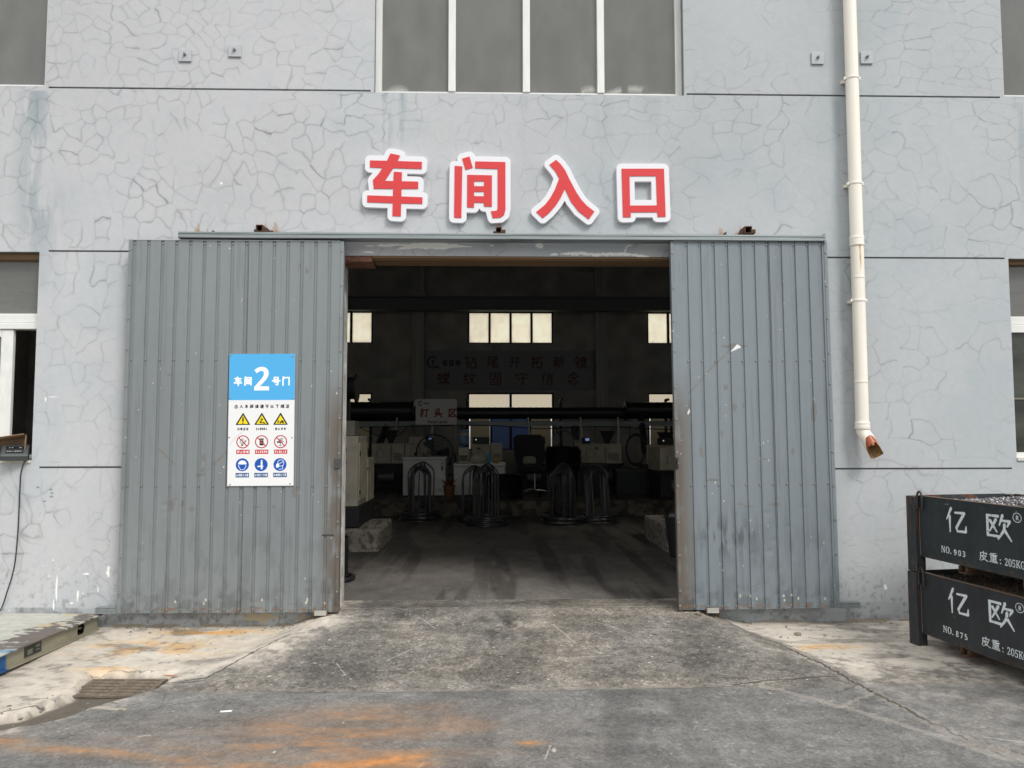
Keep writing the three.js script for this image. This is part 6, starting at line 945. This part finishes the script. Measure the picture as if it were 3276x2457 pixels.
// slogan banner on the rear wall
{
  const c = canvas(2048, 482), x = c.getContext('2d'), X = (u) => ((u - 615) / 1035) * 2048; x.fillStyle = '#a6a8ac'; x.fillRect(0, 0, 2048, 482);
  x.strokeStyle = '#55605a'; x.lineWidth = 18; x.beginPath(); x.arc(X(660), 146, 66, 0.6, 5.5); x.stroke(); x.lineWidth = 16; x.beginPath(); x.moveTo(X(660), 112); x.lineTo(X(660), 190); x.moveTo(X(650), 130); x.lineTo(X(670), 122); x.stroke(); x.beginPath(); x.moveTo(X(672), 190); x.lineTo(X(700), 214); x.stroke();
  ['锐', '固', '特'].forEach((ch, i) => hanzi(x, ch, X(716 + i * 39), 116, 62, 76, 9, '#46484a'));
  ['钻', '尾', '开', '拓', '新', '镜'].forEach((ch, i) => brush(x, ch, X(850 + i * 135), 66, 150, 158, 9, '#7a3c40'));
  ['螺', '纹', '固', '守', '信', '念'].forEach((ch, i) => brush(x, ch, X(684 + i * 159), 264, 150, 156, 9, '#7a3c40'));
  one('slogan_banner', plate(5.18, 1.22, 0.02).translate(0.57, 3.6, -16.76), M(C(1, 1, 1), 0.85, 0, { map: ctex(c) }), 'wide grey slogan banner with two rows of dark red characters on the rear wall', 'banner');
}
// ducts, rail, posts, hoses
const ductMat = M(C(1, 1, 1), 0.36, 0.5, { map: dtex(512, 64, (i, j) => { const k = (0.7 + 0.6 * fbm(i / 9, j / 60, 3, 281)) * (i % 24 < 3 ? 0.5 : 1); return [66 * k, 68 * k, 70 * k]; }) });
const duct = (x0, x1, y, z, r, label) => { const n = Math.round((x1 - x0) * 14), pr = []; for (let i = 0; i <= n; i++) pr.push([r + (i % 2 ? 0.006 : 0), (i / n) * (x1 - x0)]); const t = thing('air_duct', label, 'duct', [x0, y, z]); part('pipe', lathe([[0, 0], ...pr, [0, x1 - x0]], 28).rotateZ(-Math.PI / 2), ductMat, t); part('flange', rod([-0.02, 0, 0], [0.02, 0, 0], r + 0.04, 28), darkSteel, t); part('flange', rod([x1 - x0 - 0.02, 0, 0], [x1 - x0 + 0.02, 0, 0], r + 0.04, 28), darkSteel, t); return t; };
duct(-7.5, -1.9, 2.205, -12, 0.235, 'thick black extraction duct at the left ending behind the sign'); duct(-1.86, 3.24, 2.165, -12, 0.14, 'thinner black extraction duct in the middle'); duct(3.27, 8, 2.23, -12, 0.2, 'thick black extraction duct at the right');
one('steel_rail', [box(-8, 8, 1.86, 1.955, -11.7, -11.66), box(-8, 8, 1.85, 1.86, -11.72, -11.62), box(-8, 8, 1.955, 1.965, -11.72, -11.62), ...[-6, -1.45, 3.1, 7.5].map((x) => box(x - 0.03, x + 0.03, 0.45, 1.85, -11.71, -11.65))], galv, 'long galvanised steel rail running below the ducts', 'rail');
const hose = (pts, r, label) => one('hose', tube(pts, r, 40, 10), blackMat, label, 'hose');
hose([[-2.5, 2.1, -11.95], [-2.55, 1.7, -11.6], [-2.7, 1.2, -11.2], [-2.75, 0.9, -11]], 0.085, 'thick black hose slanting down from the left duct'); hose([[3.62, 2.1, -11.9], [3.6, 1.6, -11.5], [3.6, 1.2, -11.2], [3.75, 0.95, -11.0]], 0.085, 'thick black hose hanging down from the right duct');
for (const [x, z, tip, lab] of [[-2.25, -11.5, -2.28, 'thin bright steel tube standing near the slanting hose'], [0.86, -11.4, 0.92, 'thin bright steel tube left of the blue panes'], [2.1, -11.4, 2.16, 'thin bright steel tube right of the blue panes'], [3.0, -11.4, 3.0, 'thin bright steel tube left of the right hose']]) one('steel_tube', rod([tip, 1.3, z], [x, 2.05, z - 0.1], 0.022, 10), M(C(0.4, 0.4, 0.4), 0.3, 0.9), lab, 'tube');
one('hose_ring', new THREE.TorusGeometry(0.3, 0.028, 8, 40).scale(0.72, 1.15, 1).translate(3.3, 1.3, -10.86), blackMat, 'black hose ring hung on the machine at the right', 'hose');
// heading machines along the back
function machine(x0, x1, top, z, label, opts = {}) {
  const t = thing('heading_machine', label, 'machine', [(x0 + x1) / 2, 0.45, z]), w = (x1 - x0) / 2, h = top - 0.45;
  part('base', rbox(-w + 0.02, w - 0.02, 0, h * 0.52, -1.1, -0.02, 0.01), M(C(0.035, 0.036, 0.04), 0.6), t);
  part('body', rbox(-w, w, h * 0.52 + 0.003, h, -1.1, 0, 0.015), beigePaint, t);
  part('cover', [rbox(-w + 0.08, w * 0.1, h * 0.56, h - 0.06, 0.001, 0.018, 0.006)], beigePaint, t);
  part('vent', [0, 1, 2, 3, 4].map((q) => box(w * 0.34, w * 0.86, h * 0.62 + q * 0.035, h * 0.62 + q * 0.035 + 0.012, 0.001, 0.006)), blackMat, t); part('handle', [rod([-w + 0.14, h * 0.68, 0.03], [-w + 0.14, h * 0.84, 0.03], 0.01, 8)], galv, t); part('oil_tray', [box(-w - 0.03, w + 0.03, h * 0.5, h * 0.5 + 0.02, -0.02, 0.12), box(-w - 0.03, w + 0.03, h * 0.5 + 0.02, h * 0.5 + 0.05, 0.105, 0.12)], darkSteel, t); part('motor', [rod([-w * 0.5, h * 0.24, 0.1], [w * 0.4, h * 0.24, 0.1], 0.11, 20), rod([w * 0.4, h * 0.24, 0.1], [w * 0.46, h * 0.24, 0.1], 0.16, 20)], greyMetal, t);
  part('panel_seam', [box(w * 0.2, w * 0.2 + 0.012, h * 0.55, h - 0.03, 0.001, 0.004)], blackMat, t);
  if (opts.box !== undefined) { const b = part('control_box', rbox(opts.box - 0.19, opts.box + 0.19, h + 0.002, h + 0.16, -0.4, -0.1, 0.01), M(S(opts.pale ? 178 : 58, opts.pale ? 172 : 58, opts.pale ? 158 : 56), 0.5), t); if (opts.led) part('indicator_lamp', new THREE.SphereGeometry(0.014, 10, 8).translate(opts.box - 0.11, h + 0.1, -0.095), new THREE.MeshStandardMaterial({ color: 0x224422, emissive: new THREE.Color(0.7, 0.95, 0.7), emissiveIntensity: 0.25 }), b); }
  if (opts.screen !== undefined) { const s = part('screen_housing', rbox(opts.screen - 0.09, opts.screen + 0.09, h + 0.002, h + 0.15, -0.3, -0.08, 0.01), M(S(20, 26, 50), 0.4), t); part('screen', plate(0.085, 0.055, 0.004).translate(opts.screen + 0.02, h + 0.1, -0.078), new THREE.MeshStandardMaterial({ color: 0x101826, emissive: new THREE.Color(0.35, 0.5, 0.95), emissiveIntensity: 0.17 }), s); }
  if (opts.tag) part('rating_plate', plate(0.09, 0.05, 0.003).translate(opts.tag, h - 0.1, 0.022), M(S(150, 84, 40), 0.5), t);
}
machine(-2.74, -2.0, 1.45, -10.9, 'beige machine right of the tall beige cabinet');
machine(-1.98, -1.42, 1.44, -10.9, 'beige machine behind the fan with a pale control box on top', { box: -0.02, pale: true, screen: 0.28 });
machine(-0.45, 0.24, 1.43, -10.9, 'beige machine behind the water dispenser with a dark control box', { box: -0.15, led: true, tag: -0.2 });
machine(0.64, 1.28, 1.43, -10.9, 'beige machine right of the blue panes with a small lit screen', { screen: -0.22, box: 0.08, led: true, tag: 0.04 });
machine(2.02, 2.98, 1.43, -10.9, 'beige machine behind the rightmost carriers with a blue lit screen', { screen: -0.32, tag: -0.1 });
machine(3.56, 4.4, 1.4, -10.9, 'beige machine behind the right hose with a dark base', { box: 0.1, led: true, tag: -0.1 });
machine(3.2, 3.95, 1.4, -7.9, 'narrow beige cabinet half hidden by the right gate leaf');
// clutter between and above the machines
for (const [x, y, z, lab] of [[-2.35, 1.45, -11.3, 'dark feed hopper on the machine right of the tall beige cabinet'], [2.72, 1.43, -11.4, 'dark feed hopper on the machine behind the rightmost carriers'], [4.1, 1.4, -11.4, 'dark feed hopper beside the right hose']]) {
  const t = thing('feed_hopper', lab, 'hopper', [x, y, z], 0.7854);
  part('funnel', new THREE.CylinderGeometry(0.24, 0.08, 0.26, 4, 1, true).translate(0, 0.17, 0), M(S(78, 82, 80), 0.6, 0.3, { side: THREE.DoubleSide }), t); part('neck', new THREE.CylinderGeometry(0.06, 0.06, 0.05, 12).translate(0, 0.025, 0), darkSteel, t);
}
for (const [x, z, r, lab] of [[-1.55, -10.8, 0.15, 'dark flywheel guard on the machine behind the fan'], [0.12, -10.8, 0.17, 'dark flywheel guard on the machine behind the dispenser'], [2.3, -10.8, 0.18, 'dark flywheel guard on the machine behind the rightmost carriers'], [3.8, -10.8, 0.18, 'dark flywheel guard on the machine behind the right hose']]) { const t = thing('flywheel_guard', lab, 'guard', [x, 0.82, z]); part('disc', rod([0, 0, -0.06], [0, 0, 0.02], r, 28), darkSteel, t); part('hub', rod([0, 0, 0.02], [0, 0, 0.06], r * 0.35, 16), greyMetal, t); }
for (const [x0, x1, z, h, lab] of [[-2.95, -2.45, -9.4, 0.55, 'dark steel bin left of the white freezer'], [1.75, 2.35, -9.3, 0.6, 'dark steel bin behind the rightmost carriers'], [2.5, 3.1, -9.0, 0.5, 'dark steel bin left of the right hose']]) { const t = thing('scrap_bin', lab, 'bin', [(x0 + x1) / 2, 0.45, z]), w = (x1 - x0) / 2; part('wall', [box(-w, w, 0, h, 0.28, 0.3), box(-w, w, 0, h, -0.3, -0.28), box(-w, -w + 0.02, 0, h, -0.28, 0.28), box(w - 0.02, w, 0, h, -0.28, 0.28), box(-w + 0.02, w - 0.02, 0.02, 0.04, -0.28, 0.28)], M(S(58, 62, 66), 0.6, 0.3), t); part('rim', [box(-w - 0.015, w + 0.015, h - 0.04, h + 0.004, 0.301, 0.32)], M(S(92, 84, 74), 0.6, 0.3), t); }
const cable = (pts, lab) => one('cable', tube(pts, 0.011, 40, 6), blackMat, lab, 'cable');
cable([[-3.2, 1.85, -11.6], [-2.6, 1.6, -11.5], [-2.2, 1.62, -11.4], [-2.0, 1.85, -11.6]], 'loose black cable looping below the left duct'); cable([[-1.9, 1.9, -11.6], [-1.72, 1.55, -11.2], [-1.6, 1.46, -11]], 'black cable dropping to the pale control box'); cable([[-0.7, 1.85, -11.5], [-0.72, 1.5, -11.2], [-0.55, 1.2, -10.8], [-0.5, 0.9, -10.75]], 'black cable hanging left of the water bottle'); cable([[1.5, 1.85, -11.6], [1.62, 1.5, -11.3], [1.4, 1.3, -10.9], [1.3, 1.0, -10.8]], 'black cable hanging over the high wire coil'); cable([[3.3, 1.85, -11.6], [3.2, 1.55, -11.2], [3.1, 1.5, -11]], 'black cable dropping beside the hose ring');
for (const [x, lab] of [[-3.0, 'slim dark pipe rising behind the tall beige cabinet'], [-0.62, 'slim dark pipe rising left of the water bottle'], [1.72, 'slim dark pipe rising right of the high wire coil'], [4.35, 'slim dark pipe rising at the far right']]) one('pipe', [rod([x, 0.45, -12.4], [x, 2.5, -12.4], 0.035, 12), rod([x, 2.5, -12.4], [x, 2.5, -12.1], 0.035, 12)], darkSteel, lab, 'pipe');
// wall calendar and cables on the rear wall
one('wall_poster', plate(0.24, 0.5, 0.01).translate(2.55, 1.72, -16.79), M(C(1, 1, 1), 0.8, 0, { map: noiseMap(64, 128, [110, 110, 108], 0.6, 6, 10, 291) }), 'small grey poster on the rear wall right of the blue panes', 'poster');
hose([[-8, 1.9, -11.6], [-4, 1.82, -11.6], [0, 1.86, -11.6], [1.2, 1.78, -11.6], [2.4, 1.84, -11.6], [4.4, 1.76, -11.6], [8, 1.85, -11.6]], 0.012, 'thin black cable sagging along the steel rail');
renderer.render(scene, camera);
